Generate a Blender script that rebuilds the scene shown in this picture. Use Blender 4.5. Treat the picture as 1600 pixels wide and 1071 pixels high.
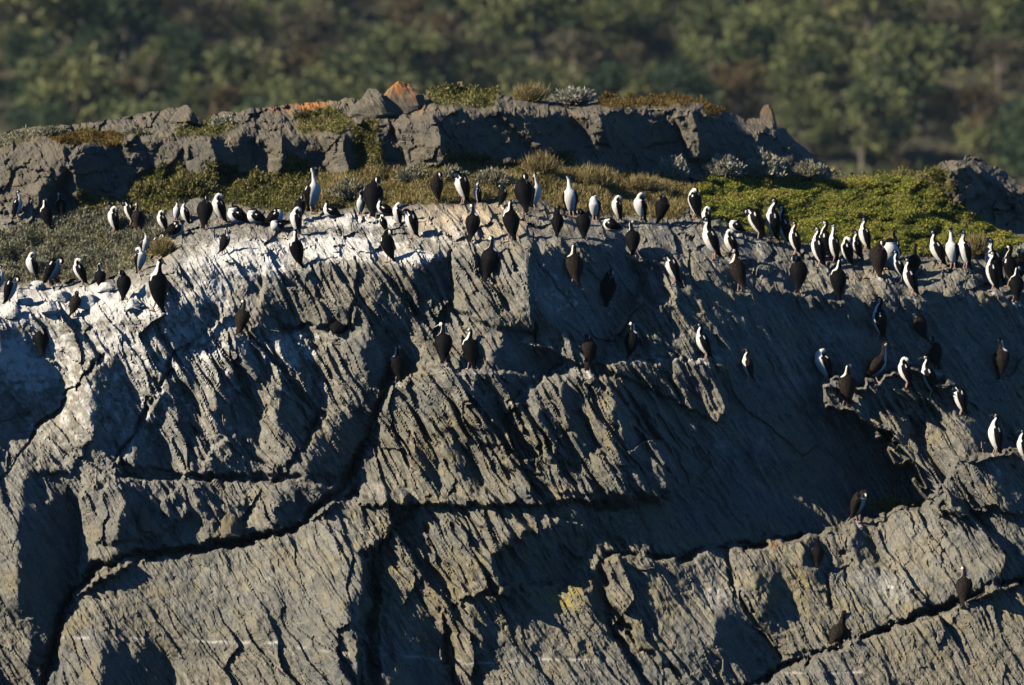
import bpy, math, random
import numpy as np
from mathutils import Vector

for o in list(bpy.data.objects):
    bpy.data.objects.remove(o)
SC = bpy.context.scene
COL = SC.collection

# ------------------------------------------------------------------ camera
CAM_D, CAM_Z = 80.0, 7.0
PXM = 18.0 / 1600.0                 # metres per photo pixel at y = 0
K = PXM / CAM_D
cam_data = bpy.data.cameras.new('camera')
cam = bpy.data.objects.new('camera', cam_data)
COL.objects.link(cam)
cam.location = (0, -CAM_D, CAM_Z)
cam.rotation_euler = (math.radians(90), 0, 0)
cam_data.sensor_width = 36.0
cam_data.lens = 36.0 * CAM_D / 18.0
cam_data.clip_start = 1.0
cam_data.clip_end = 5000.0
cam_data.dof.use_dof = True
cam_data.dof.focus_distance = 81.0
cam_data.dof.aperture_fstop = 0.85
SC.camera = cam

# ------------------------------------------------------------------ light
SUN = Vector((-0.79, -0.33, 0.52)).normalized()      # towards the sun
world = bpy.data.worlds.new('World')
SC.world = world
world.use_nodes = True
wn = world.node_tree
bg = wn.nodes['Background']
sky = wn.nodes.new('ShaderNodeTexSky')
sky.sky_type = 'NISHITA'
sky.sun_disc = False
sky.sun_elevation = math.asin(SUN.z)
sky.sun_rotation = math.atan2(SUN.x, SUN.y)
sky.air_density = 0.5
sky.dust_density = 0.0
sky.ozone_density = 3.0
sky.altitude = 2000.0
wb = wn.nodes.new('ShaderNodeMix'); wb.data_type = 'RGBA'; wb.blend_type = 'MULTIPLY'
wb.inputs[0].default_value = 1.0; wb.inputs[7].default_value = (0.58, 0.95, 1.18, 1)      # white balance of the photograph
wn.links.new(sky.outputs[0], wb.inputs[6])
wn.links.new(wb.outputs[2], bg.inputs[0])
bg.inputs[1].default_value = 0.07
sun_data = bpy.data.lights.new('sun', 'SUN')
sun_data.energy = 5.0
sun_data.angle = math.radians(0.5)
sun_data.color = (1.0, 0.89, 0.71)
sun = bpy.data.objects.new('sun', sun_data)
COL.objects.link(sun)
sun.rotation_euler = (-SUN).to_track_quat('-Z', 'Y').to_euler()
SC.cycles.max_bounces = 6
SC.cycles.diffuse_bounces = 0
SC.cycles.transparent_max_bounces = 4
SC.view_settings.view_transform = 'Standard'
SC.view_settings.look = 'None'
SC.view_settings.gamma = 1.0
SC.view_settings.exposure = 0.72
SC.view_settings.use_curve_mapping = False

# ------------------------------------------------------------------ helpers
def tag(o, label=None, cat=None, group=None, kind=None):
    if label: o['label'] = label
    if cat: o['category'] = cat
    if group: o['group'] = group
    if kind: o['kind'] = kind
    return o

def link(o, parent=None):
    COL.objects.link(o)
    if parent is not None: o.parent = parent
    return o

def empty(name, loc=(0, 0, 0)):
    o = bpy.data.objects.new(name, None)
    o.location = loc
    o.empty_display_size = 0.2
    return link(o)

def mesh_np(name, V, F, mats=(), smooth=False, attrs=None):
    """V (n,3), F (m,k) constant k."""
    me = bpy.data.meshes.new(name)
    V = np.asarray(V, np.float32); F = np.asarray(F, np.int32)
    n, (m, k) = len(V), F.shape
    me.vertices.add(n); me.vertices.foreach_set('co', V.ravel())
    me.loops.add(m * k); me.loops.foreach_set('vertex_index', F.ravel())
    me.polygons.add(m)
    me.polygons.foreach_set('loop_start', np.arange(0, m * k, k, dtype=np.int32))
    me.polygons.foreach_set('loop_total', np.full(m, k, np.int32))
    for mt in mats: me.materials.append(mt)
    if smooth: me.polygons.foreach_set('use_smooth', np.ones(m, bool))
    else: me.polygons.foreach_set('use_smooth', np.zeros(m, bool))
    if attrs:
        for an, (dom, arr) in attrs.items():
            a = me.attributes.new(an, 'FLOAT', dom)
            a.data.foreach_set('value', np.asarray(arr, np.float32).ravel())
    me.update(calc_edges=True)
    me.validate()
    return me

_RG = np.random.RandomState(7)
_ANG = _RG.rand(256, 256) * 2 * np.pi
_CT, _ST = np.cos(_ANG).astype(np.float32), np.sin(_ANG).astype(np.float32)

def noise(x, y, seed=0):
    """gradient noise, about -1..1"""
    x, y = np.broadcast_arrays(np.asarray(x, np.float32), np.asarray(y, np.float32))
    x = x + np.float32((seed * 37.37) % 251); y = y + np.float32((seed * 91.73) % 241)
    ix = np.floor(x); iy = np.floor(y)
    fx = x - ix; fy = y - iy
    ix = ix.astype(np.int32); iy = iy.astype(np.int32)
    u = fx * fx * fx * (fx * (fx * 6 - 15) + 10); v = fy * fy * fy * (fy * (fy * 6 - 15) + 10)
    x0 = ix & 255; x1 = (ix + 1) & 255; y0 = iy & 255; y1 = (iy + 1) & 255
    a = _CT[y0, x0] * fx + _ST[y0, x0] * fy
    b = _CT[y0, x1] * (fx - 1) + _ST[y0, x1] * fy
    c = _CT[y1, x0] * fx + _ST[y1, x0] * (fy - 1)
    d = _CT[y1, x1] * (fx - 1) + _ST[y1, x1] * (fy - 1)
    a = a + (b - a) * u; c = c + (d - c) * u
    return 1.5 * (a + (c - a) * v)

_JT = _RG.rand(256, 256, 6).astype(np.float32)
def cells(x, y, seed=0):
    """jittered cells: three random numbers of the nearest cell, and the offset to its centre"""
    x = np.asarray(x, np.float32) + (seed * 53.1) % 200; y = np.asarray(y, np.float32) + (seed * 17.9) % 200
    ix = np.floor(x).astype(np.int32); iy = np.floor(y).astype(np.int32)
    best = np.full(x.shape, 9e9, np.float32); bx = np.zeros_like(ix); by = np.zeros_like(ix); dx = np.zeros_like(x); dy = np.zeros_like(x)
    for oy in (-1, 0, 1):
        for ox in (-1, 0, 1):
            jx = (ix + ox); jy = (iy + oy)
            j = _JT[jy & 255, jx & 255]
            ux = x - (jx + j[..., 0]); uy = y - (jy + j[..., 1])
            d = ux * ux + uy * uy
            m = d < best
            best = np.where(m, d, best); bx = np.where(m, jx, bx); by = np.where(m, jy, by); dx = np.where(m, ux, dx); dy = np.where(m, uy, dy)
    r = _JT[by & 255, bx & 255]
    return r[..., 2] * 2 - 1, r[..., 3] * 2 - 1, r[..., 4] * 2 - 1, dx, dy

def fbm(x, y, seed=0, oct=4, gain=0.5):
    s = 0; a = 1.0
    for i in range(oct):
        s = s + a * noise(x * 2 ** i, y * 2 ** i, seed + i * 7); a *= gain
    return s

def sstep(a, b, x):
    t = np.clip((x - a) / (b - a), 0, 1)
    return t * t * (3 - 2 * t)

def in_poly(px, py, poly):
    poly = np.asarray(poly, float)
    out = np.zeros(px.shape, bool)
    x0, y0 = poly.min(0); x1, y1 = poly.max(0)
    sel = (px >= x0) & (px <= x1) & (py >= y0) & (py <= y1)
    X = px[sel]; Y = py[sel]; r = np.zeros(X.shape, bool)
    n = len(poly)
    for i in range(n):
        xa, ya = poly[i]; xb, yb = poly[(i + 1) % n]
        if ya == yb: continue
        c = ((ya > Y) != (yb > Y)) & (X < (xb - xa) * (Y - ya) / (yb - ya) + xa)
        r ^= c
    out[sel] = r
    return out

def dist_poly(px, py, line, reach):
    """distance to a polyline (inf beyond reach)"""
    d = np.full(px.shape, 1e9)
    L = np.asarray(line, float)
    for (xa, ya), (xb, yb) in zip(L[:-1], L[1:]):
        sel = (px > min(xa, xb) - reach) & (px < max(xa, xb) + reach) & (py > min(ya, yb) - reach) & (py < max(ya, yb) + reach)
        X = px[sel]; Y = py[sel]
        dx, dy = xb - xa, yb - ya
        t = np.clip(((X - xa) * dx + (Y - ya) * dy) / (dx * dx + dy * dy + 1e-9), 0, 1)
        d[sel] = np.minimum(d[sel], np.hypot(X - xa - t * dx, Y - ya - t * dy))
    return d

def gblur(A, s):
    """gaussian blur by FFT with mirrored edges, s in samples"""
    h, w = A.shape
    B = np.concatenate([A, A[::-1]], 0); B = np.concatenate([B, B[:, ::-1]], 1)
    fy = np.fft.fftfreq(2 * h)[:, None]; fx = np.fft.rfftfreq(2 * w)[None]
    G = np.exp(-2 * np.pi ** 2 * s * s * (fx * fx + fy * fy))
    return np.fft.irfft2(np.fft.rfft2(B) * G, s=B.shape)[:h, :w]

# ---- node helpers
def mat_new(name):
    m = bpy.data.materials.new(name); m.use_nodes = True
    nt = m.node_tree
    p = nt.nodes['Principled BSDF']
    return m, nt, p

def nd(nt, t, **kw):
    n = nt.nodes.new(t)
    for k_, v_ in kw.items():
        setattr(n, k_, v_)
    return n

def mixc(nt, fac, a, b, blend='MIX'):
    n = nt.nodes.new('ShaderNodeMix'); n.data_type = 'RGBA'; n.blend_type = blend
    for sock, val in ((n.inputs[0], fac), (n.inputs[6], a), (n.inputs[7], b)):
        if hasattr(val, 'is_output') or isinstance(val, bpy.types.NodeSocket): nt.links.new(val, sock)
        elif isinstance(val, (int, float)): sock.default_value = val
        else: sock.default_value = (*val, 1)
    return n.outputs[2]

def math_n(nt, op, a, b=None, c=None, clamp=False):
    n = nt.nodes.new('ShaderNodeMath'); n.operation = op; n.use_clamp = clamp
    for i, v in enumerate((a, b, c)):
        if v is None: continue
        if isinstance(v, bpy.types.NodeSocket): nt.links.new(v, n.inputs[i])
        else: n.inputs[i].default_value = v
    return n.outputs[0]

def attr(nt, name):
    n = nt.nodes.new('ShaderNodeAttribute'); n.attribute_name = name
    return n.outputs['Fac']

def noise_n(nt, vec, scale, detail=4, rough=0.6):
    n = nt.nodes.new('ShaderNodeTexNoise')
    n.inputs['Scale'].default_value = scale; n.inputs['Detail'].default_value = detail
    n.inputs['Roughness'].default_value = rough
    if vec is not None: nt.links.new(vec, n.inputs['Vector'])
    return n.outputs['Fac']

def ramp(nt, fac, stops):
    n = nt.nodes.new('ShaderNodeMapRange')
    n.interpolation_type = 'SMOOTHSTEP'
    n.inputs[1].default_value, n.inputs[2].default_value = stops
    nt.links.new(fac, n.inputs[0])
    return n.outputs[0]

# ------------------------------------------------------------------ pixel <-> world
def unproject(px, py, Y):
    d = CAM_D + Y
    return (px - 800.0) * K * d, Y, CAM_Z - (py - 535.5) * K * d
# ------------------------------------------------------------------ where the birds stand
# px, py of the feet, height, pose, heading, what tells it apart (b: brown)
BIRDS = [
 (29,341,42,'up',60,'white-fronted cormorant facing right at the top of the grey shrubs near the left edge'),
 (74,358,46,'lookl',185,'dark cormorant with turned white throat standing behind the grey shrubs'),
 (98,340,38,'lookr',160,'cormorant in the shade of the left boulder, white neck patch showing'),
 (176,364,40,'preen',-75,'preening cormorant in the grey shrubs with white breast to the left'),
 (215,357,38,'lookr',170,'brown young cormorant standing among the grey shrubs','b'),
 (256,364,34,'preen',-60,'white-breasted cormorant preening behind the crouched one beside the shrubs'),
 (274,345,30,'up',-20,'half hidden cormorant behind the left end of the terrace'),
 (272,372,26,'rest',80,'crouched cormorant with big white breast at the upper end of the whitewashed gully'),
 (246,403,38,'bow',50,'white-fronted cormorant stooping right beside the dry grass of the gully'),
 (226,400,36,'up',30,'dark cormorant squeezed behind the stooping ones at the edge of the shrubs'),
 (219,426,38,'preenl',20,'greyish cormorant curled up preening below the shrubs'),
 (78,447,46,'bow',80,'cormorant bending its white neck down at the foot of the grey shrubs'),
 (128,447,42,'preen',-70,'hunched cormorant with white flank just below the grey shrubs'),
 (193,468,44,'preen',170,'black-backed cormorant with white head tucked right above the white rocks'),
 (243,484,76,'lookl',180,'long dark cormorant seen from behind at the top of the white gully'),
 (17,476,44,'bow',75,'cormorant stooping with white neck over the pale stones at the left edge'),
 (1,456,40,'up',70,'white cormorant cut off by the left edge of the picture'),
 (117,494,38,'preenl',150,'small cormorant preening on the pale broken stones','b'),
 (64,557,60,'lookr',180,'lone dark cormorant on the bluish slab at far left'),
 (321,357,50,'preenl',165,'black cormorant with white nape at the left end of the white terrace'),
 (345,350,46,'preen',-60,'curled cormorant with bright white flank at the left of the terrace'),
 (373,350,28,'rest',-50,'squat cormorant sitting with round white breast on the terrace'),
 (402,350,24,'rest',-70,'squat black and white cormorant right of the round white one'),
 (430,350,24,'rest',60,'low dark cormorant sitting behind the terrace rim'),
 (490,332,68,'tall',35,'tall white cormorant stretching its neck straight up on the left'),
 (519,340,26,'sit',-60,'cormorant showing only white neck behind the terrace, beside the tall one'),
 (582,340,62,'preenl',170,'large black cormorant standing with curled white cheek in the middle of the shelf'),
 (562,336,34,'up',-20,'white-breasted cormorant half hidden behind the large black one'),
 (601,336,26,'sit',-70,'white-necked cormorant resting just right of the large black one'),
 (469,343,36,'preenl',175,'black cormorant topmost of the three stacked near the terrace rim'),
 (460,367,42,'preen',-55,'curled black and white cormorant, middle of the three near the terrace rim'),
 (463,417,56,'lookl',180,'dark cormorant seen from behind, lowest of the three near the terrace rim'),
 (350,397,40,'lookr',140,'dark hunched cormorant on the whitewashed rock, tail to the left'),
 (434,362,20,'rest',-30,'small dark cormorant lying on the white terrace beside the three'),
 (600,364,28,'preen',-120,'black preening cormorant behind the black one with the curled head'),
 (607,408,48,'preenl',-150,'black cormorant with curled white cheek on the white ledge'),
 (681,313,43,'preenl',-150,'hunched brown-black cormorant on the left end of the raised rock','b'),
 (722,319,50,'bow',-50,'glossy cormorant preening its white breast on top of the raised rock'),
 (743,320,38,'up',-60,'white-necked cormorant beside the preening one on the raised rock'),
 (787,323,34,'preen',110,'preening cormorant with white side to the right on the raised rock'),
 (797,376,62,'lookl',175,'black cormorant with ringed white cheek below the raised rock'),
 (822,332,58,'preenl',170,'tall black hunched cormorant in front of the white one on the raised rock'),
 (838,327,54,'tall',40,'white cormorant standing close behind the tall black hunched one'),
 (893,338,62,'tall',5,'tall white cormorant facing the viewer with neck stretched up'),
 (740,375,54,'lookr',165,'cormorant leaning right with white cheek above the blue hollow'),
 (643,372,44,'bow',-60,'cormorant bent over its breast, tail trailing on the white ledge'),
 (869,369,46,'up',180,'dark cormorant seen from behind, left of the pair below the tall white one'),
 (914,373,45,'preen',175,'dark cormorant with curled head, right of the pair below the tall white one'),
 (763,438,66,'lookr',185,'dark cormorant clinging to the sunlit face with long hanging tail'),
 (896,446,64,'lookl',180,'brown cormorant seen from behind on the upper edge of the shaded hollow','b'),
 (929,345,39,'hunch',5,'headless looking cormorant with broad white breast towards the viewer'),
 (963,345,38,'preen',-45,'black and white preening cormorant right of the broad white breast'),
 (1002,347,44,'preen',-40,'white-breasted cormorant with head turned back near the grass'),
 (1033,348,42,'hunch',160,'dark hunched cormorant touching the white-breasted one near the grass'),
 (990,400,54,'lookl',170,'dark cormorant on the dark lower step below the grass'),
 (957,362,22,'rest',-110,'dark cormorant lying on the step left of the grassy patch'),
 (1083,342,46,'hunch',-110,'leaning black cormorant with thin white edge before the green cushion'),
 (1103,358,34,'preen',-60,'mostly hidden cormorant behind the upright one at the cushion corner'),
 (1115,405,64,'up',-80,'upright white-necked cormorant facing left at the front of the terrace'),
 (1145,404,44,'preen',-70,'black-winged cormorant directly right of the upright white-necked one'),
 (1156,453,62,'lookr',190,'brown cormorant on the sunlit knob of the terrace edge','b'),
 (1052,444,45,'bow',-80,'cormorant preening its breast on the sunlit knob of the shaded wall'),
 (950,478,54,'preenl',175,'black cormorant with curled white neck deep in the shade'),
 (1150,363,20,'rest',-70,'squat white-breasted cormorant resting before the green cushion'),
 (1184,374,50,'bow',-80,'bowing white-fronted cormorant, first of the trio before the green cushion'),
 (1203,376,64,'up',-75,'tall cormorant, middle of the trio before the green cushion'),
 (1225,385,62,'up',-85,'cormorant with straight white front, last of the trio before the green cushion'),
 (1277,418,61,'up',-85,'white-necked cormorant at the front of the crowded group'),
 (1287,405,58,'up',-100,'dark cormorant partly hidden behind the front of the crowded group'),
 (1300,409,57,'tall',-75,'straight white-striped cormorant second in the crowded group'),
 (1322,415,43,'preen',-100,'curled preening cormorant in the middle of the crowded group'),
 (1350,392,50,'up',-85,'cormorant at the back of the group under the shaded hump of the cushion'),
 (1371,433,56,'preenl',-170,'brown-backed cormorant with a pale neck in the crowded group','b'),
 (1384,418,44,'rest',30,'cormorant showing a broad white arc of breast behind the brown-backed one'),
 (1398,407,44,'up',120,'black cormorant leaning right of the broad white arc'),
 (1407,440,48,'up',-75,'white-edged cormorant just behind the front bird by the cushion'),
 (1424,463,58,'up',-80,'cormorant at the terrace edge alone before the crowded group'),
 (1427,432,50,'tall',170,'dark long-necked cormorant behind the one on the terrace edge'),
 (1248,456,55,'preen',175,'cormorant bent double with white head tucked under on the terrace edge'),
 (1305,466,60,'lookl',-160,'dark cormorant seen from behind below the crowded group'),
 (1468,418,57,'up',-80,'black-capped cormorant left of the white pair near the right edge'),
 (1488,419,60,'tall',-20,'white cormorant, left one of the white pair near the right edge'),
 (1507,419,57,'up',-55,'white and black cormorant, right one of the white pair near the right edge'),
 (1548,455,60,'up',-85,'front cormorant of the cluster at the right end of the terrace'),
 (1556,440,66,'up',-50,'white-breasted cormorant behind the front one at the right end of the terrace'),
 (1576,447,62,'up',-120,'dark-backed cormorant with white throat at the right end of the terrace'),
 (1590,444,52,'hunch',150,'rearmost dark cormorant of the cluster at the right end of the terrace'),
 (1370,529,62,'up',-85,'white-necked cormorant high on the shaded wall facing left'),
 (1439,534,56,'lookl',180,'dark cormorant seen from behind high on the shaded wall','b'),
 (1459,577,50,'preen',-150,'cormorant with white stripe and round white head, upper of two on the spur'),
 (1453,619,62,'up',-75,'white-fronted cormorant, lower of two at the top of the sunlit spur'),
 (1371,597,60,'lean',80,'brown cormorant facing right with raised neck on the sunlit spur','b'),
 (1499,649,46,'bow',-70,'cormorant with curled white neck on the shaded side of the spur'),
 (1567,591,60,'lookr',180,'brown cormorant with pale head alone on the wall near the right edge','b'),
 (1552,710,62,'up',-80,'bright white-edged cormorant on the pinnacle at right'),
 (1597,722,50,'up',-70,'cormorant cut off by the right edge below the pinnacle bird'),
 (1290,598,52,'hunch',-60,'hunched cormorant with pale head left of the sunlit spur'),
 (1320,633,62,'lookl',190,'thin dark cormorant with pale neck line left of the sunlit spur','b'),
 (1340,814,48,'bow',75,'brown cormorant bowing right at the foot of the shaded wall','b'),
 (1278,886,46,'up',170,'small dark cormorant with bright white head in the cleft of the lower slab'),
 (1507,945,58,'lookr',170,'brown cormorant with white head beside the slanting crack','b'),
 (1307,1010,54,'lean',140,'dark cormorant leaning right on the lip of the slanting crack','b'),
 (917,577,52,'hunch',185,'broad brown cormorant seen from behind on the central ledge','b'),
 (987,558,53,'lookr',150,'dark cormorant leaning right on the central ledge'),
 (1102,562,56,'up',-85,'bright white-fronted cormorant standing at the end of the central ledge'),
 (1168,594,48,'up',-70,'small brown-bellied cormorant alone in the middle of the shaded wall','b'),
 (695,568,63,'lookr',165,'cormorant with white cheek, left one of the pair on the centre rock'),
 (734,576,62,'lookr',160,'cormorant with white cheek, right one of the pair on the centre rock'),
 (621,597,56,'lookl',180,'dark cormorant seen from behind at the top of the curved crack'),
 (828,533,53,'lookr',175,'dark cormorant at the lower rim of the blue hollow'),
 (377,523,53,'lookr',165,'brown cormorant merging with the rock above the grey scree','b'),
 (528,524,27,'rest',150,'small dark cormorant tucked in the notch of the sunlit face'),
 (203,352,38,'bow',-70,'cormorant half sunk in the grey shrubs, white breast to the left of the brown one'),
 (160,452,40,'lookl',170,'dark cormorant between the hunched ones below the grey shrubs'),
 (52,436,40,'preen',-60,'preening cormorant at the lower edge of the grey shrubs, far left'),
 (290,352,38,'up',-60,'white-fronted cormorant at the corner where the terrace meets the shrubs'),
 (620,352,34,'preen',-70,'small preening cormorant behind the bent one on the white ledge'),
 (1338,406,44,'up',-80,'white-fronted cormorant behind the curled one in the crowded group'),
 (1240,398,50,'up',-85,'dark-winged cormorant between the trio and the crowded group'),
 (1585,470,52,'lookl',190,'dark cormorant just below the cluster at the right end'),
 (1415,606,46,'preen',-70,'preening cormorant in the middle of the sunlit spur top'),
]
# ------------------------------------------------------------------ the islet as one relief, cut into slabs along its joints
def tab(s):
    a = np.array([float(v) for v in s.replace(':', ' ').replace(',', ' ').split()]).reshape(-1, 2)
    return lambda x: np.interp(x, a[:, 0], a[:, 1])
_TC = tab('-260:495 0:490 100:484 200:462 280:412 400:398 500:408 600:404 700:392 800:384 900:378 1000:384 1100:414 1200:444 1300:462 1400:457 1500:455 1600:456 1860:462')
T_CREST = lambda x: _TC(x) + 9 * noise(np.asarray(x) / 46.0, 0.5, 201) + 4 * noise(np.asarray(x) / 15.0, 0.5, 202)
T_PLAT = tab('-260:455 0:448 100:440 200:405 280:366 400:342 600:330 660:318 800:312 860:330 900:338 1000:347 1100:347 1150:362 1250:388 1400:402 1500:404 1600:420 1860:430')
T_FOOT = tab('-260:330 0:325 100:330 200:292 300:278 400:276 500:274 600:268 700:258 800:252 900:262 1000:268 1040:262 1100:270 1180:268 1260:272 1300:281 1340:285 1420:283 1480:320 1540:345 1600:360 1860:370')
T_TOP = tab('-260:232 0:228 100:222 130:224 190:222 250:208 300:212 400:206 500:206 550:196 620:186 700:172 800:168 900:172 1000:168 1050:166 1100:174 1150:196 1200:206 1250:236 1285:262 1310:276 1420:276 1470:262 1490:256 1530:258 1580:288 1600:296 1860:330')
T_SKY = tab('-260:212 0:205 50:199 100:197 150:192 200:184 240:174 284:168 296:178 318:188 345:176 400:170 450:165 500:158 540:156 600:158 660:150 680:140 720:137 760:143 800:150 850:154 900:156 940:154 1000:153 1060:152 1100:158 1130:172 1160:184 1200:188 1225:200 1250:226 1275:248 1300:266 1320:272 1350:277 1390:273 1420:272 1450:266 1480:252 1500:247 1530:250 1550:258 1575:276 1600:286 1860:315')
Y_CREST = tab('-260:2.6 0:2.0 200:1.7 300:1.9 500:2.0 700:2.0 850:2.0 950:2.3 1100:2.9 1300:4.0 1600:6.4 1860:8.6')
Y_FRONT = tab('-260:2.6 0:2.0 200:1.7 300:1.9 500:2.0 700:2.0 900:2.0 1100:2.0 1300:2.2 1600:2.6 1860:3.2')

def base_depth(px, py, front=False):
    """depth (world y) of the undisturbed ground seen at a place of the photo; front: the slabs that stand before the shaded wall"""
    rc, rp, rf, rt, rs = T_CREST(px), T_PLAT(px), T_FOOT(px), T_TOP(px), T_SKY(px)
    rp = np.minimum(rp, rc - 8); rf = np.minimum(rf, rp - 8); rt = np.minimum(rt, rf - 3); rs = np.minimum(rs, rt - 2)
    yc = Y_FRONT(px) if front else Y_CREST(px)
    upright = 0 if front else sstep(960, 1120, px)
    mid = (yc * 0.35 - 0.2) * (1 - upright) + (yc - 1.5) * upright
    yb = -3.2 + 0.000002 * (px - 800) ** 2
    rows = np.stack([rs, rt, rf, rp, rc, np.full_like(px, 760.0), np.full_like(px, 1200.0)])
    yr = 2.0 + 0.62 * (yc - 2.0) + 1.6 * sstep(650, 1300, px)
    deps = np.stack([yr + 7.9, yr + 5.6, yr + 5.35, np.minimum(np.maximum(yr + 3.2 - 1.6 * sstep(650, 1300, px), yc + 1.0), yr + 4.6), yc, mid, yb])
    out = np.zeros_like(px)
    for i in range(6):
        a, b = rows[i], rows[i + 1]
        t = np.clip((py - a) / (b - a), 0, 1)
        m = (py >= a) & (py <= b) if i else (py <= b)
        out = np.where(m, deps[i] * (1 - t) + deps[i + 1] * t, out)
    return out

SHADOW = [  # facets that turn away from the sun
 [(812,400),(900,388),(975,402),(1000,440),(985,480),(955,512),(938,552),(905,525),(860,512),(835,470)],
 [(1055,478),(1100,448),(1200,460),(1300,482),(1400,482),(1500,466),(1600,466),(1860,470),(1860,690),(1600,690),(1545,640),(1500,610),(1450,592),(1380,596),(1320,570),(1270,560),(1275,620),(1300,655),(1380,685),(1440,745),(1380,795),(1300,822),(1240,832),(1180,846),(1100,860),(1050,860),(960,842),(900,870),(870,930),(790,930),(765,872),(830,832),(960,792),(1052,782),(1050,730),(1020,650),(962,592),(935,570),(1000,592),(1060,632),(1120,660),(1140,630),(1130,580),(1110,540),(1080,505)],
 [(0,520),(60,548),(100,600),(70,655),(35,625),(0,585)],
 [(-120,590),(0,590),(30,640),(40,680),(0,692),(-120,700)],
 [(150,562),(185,566),(205,600),(232,640),(262,592),(266,640),(225,690),(150,692),(138,650)],
 [(248,468),(340,482),(312,540),(277,556),(258,522)],
 [(340,600),(366,590),(400,655),(402,692),(350,692),(322,655)],
 [(424,612),(500,620),(492,660),(468,695),(436,680)],
 [(400,486),(440,486),(446,516),(405,522)],
 [(206,682),(240,690),(272,746),(206,746)],
 [(300,718),(370,722),(430,752),(300,747)],
 [(480,690),(556,640),(592,660),(562,758),(512,778),(482,735)],
 [(25,805),(110,778),(130,830),(112,900),(95,982),(30,945)],
 [(30,738),(60,745),(70,777),(38,777)],
 [(150,884),(200,852),(238,848),(230,868),(170,888),(115,930)],
 [(204,768),(226,800),(300,804),(302,832),(240,842),(182,836)],
 [(310,765),(330,800),(398,790),(384,822),(312,824)],
 [(420,790),(470,770),(480,800),(440,826)],
 [(566,870),(602,880),(596,960),(612,1071),(566,1071),(560,960)],
 [(622,985),(692,985),(716,1100),(600,1100)],
 [(740,1004),(950,1012),(992,1050),(950,1034),(740,1030)],
 [(158,1002),(262,1022),(272,1100),(152,1100)],
 [(52,1000),(88,996),(62,1052),(40,1032)],
 [(400,962),(462,992),(402,992)],
 [(545,930),(585,900),(575,980),(540,985)],
 [(735,600),(752,594),(792,655),(792,692),(760,668)],
 [(786,520),(832,560),(850,590),(802,620),(770,565)],
 [(560,540),(600,520),(622,560),(606,610),(576,590)],
 [(660,405),(700,402),(703,460),(665,470),(640,440)],
 [(560,450),(596,440),(640,480),(680,520),(600,500)],
 [(1256,842),(1292,852),(1336,886),(1282,896),(1256,882)],
 [(1326,830),(1360,832),(1386,880),(1342,882)],
 [(1482,762),(1502,770),(1522,802),(1482,796)],
 [(1404,642),(1452,650),(1432,684),(1406,684)],
 [(1536,896),(1592,886),(1640,900),(1560,922)],
 [(1500,690),(1562,702),(1600,760),(1700,850),(1570,800),(1530,742)],
 [(870,590),(892,620),(930,700),(915,720),(880,650)],
 [(690,700),(720,690),(760,760),(735,770)],
 [(1130,950),(1180,990),(1230,1020),(1170,1050),(1110,1010)],
 [(770,850),(830,832),(900,862),(880,925),(800,930),(762,890)], [(640,690),(662,684),(690,740),(668,752)], [(830,640),(852,632),(900,720),(880,735)], [(950,640),(972,634),(1010,710),(990,720)],
 [(600,960),(640,940),(690,975),(690,1000),(615,1000)], [(720,960),(760,950),(800,985),(760,1000)], [(880,770),(1000,786),(900,800)], [(430,530),(452,524),(500,600),(470,610)], [(250,600),(270,590),(310,660),(290,676)], [(360,520),(380,516),(430,590),(405,600)],
 [(905,905),(945,880),(950,930),(930,960)], [(1180,910),(1215,905),(1240,950),(1210,955)],
 # rear ridge
 [(105,245),(130,224),(190,236),(236,266),(172,322),(120,312)],
 [(58,300),(100,262),(110,320),(70,332)],
 [(335,212),(400,222),(432,282),(342,287)],
 [(440,214),(500,240),(522,272),(472,287),(440,252)],
 [(540,217),(562,217),(567,272),(546,272)],
 [(585,207),(616,207),(642,252),(602,267)],
 [(682,176),(742,168),(802,232),(822,272),(762,267),(692,256)],
 [(742,168),(862,202),(952,222),(1022,262),(980,267),(902,252),(822,252),(782,222)],
 [(932,168),(1002,192),(1082,242),(1112,262),(1052,252),(962,222)],
 [(1110,172),(1162,192),(1242,237),(1302,272),(1202,262),(1132,242),(1092,202)],
 [(1288,300),(1330,310),(1372,350),(1372,372),(1312,342)],
 [(1482,270),(1532,282),(1582,332),(1620,362),(1542,342),(1492,312)],
 [(1542,262),(1620,290),(1620,345),(1580,310)],
]
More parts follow.
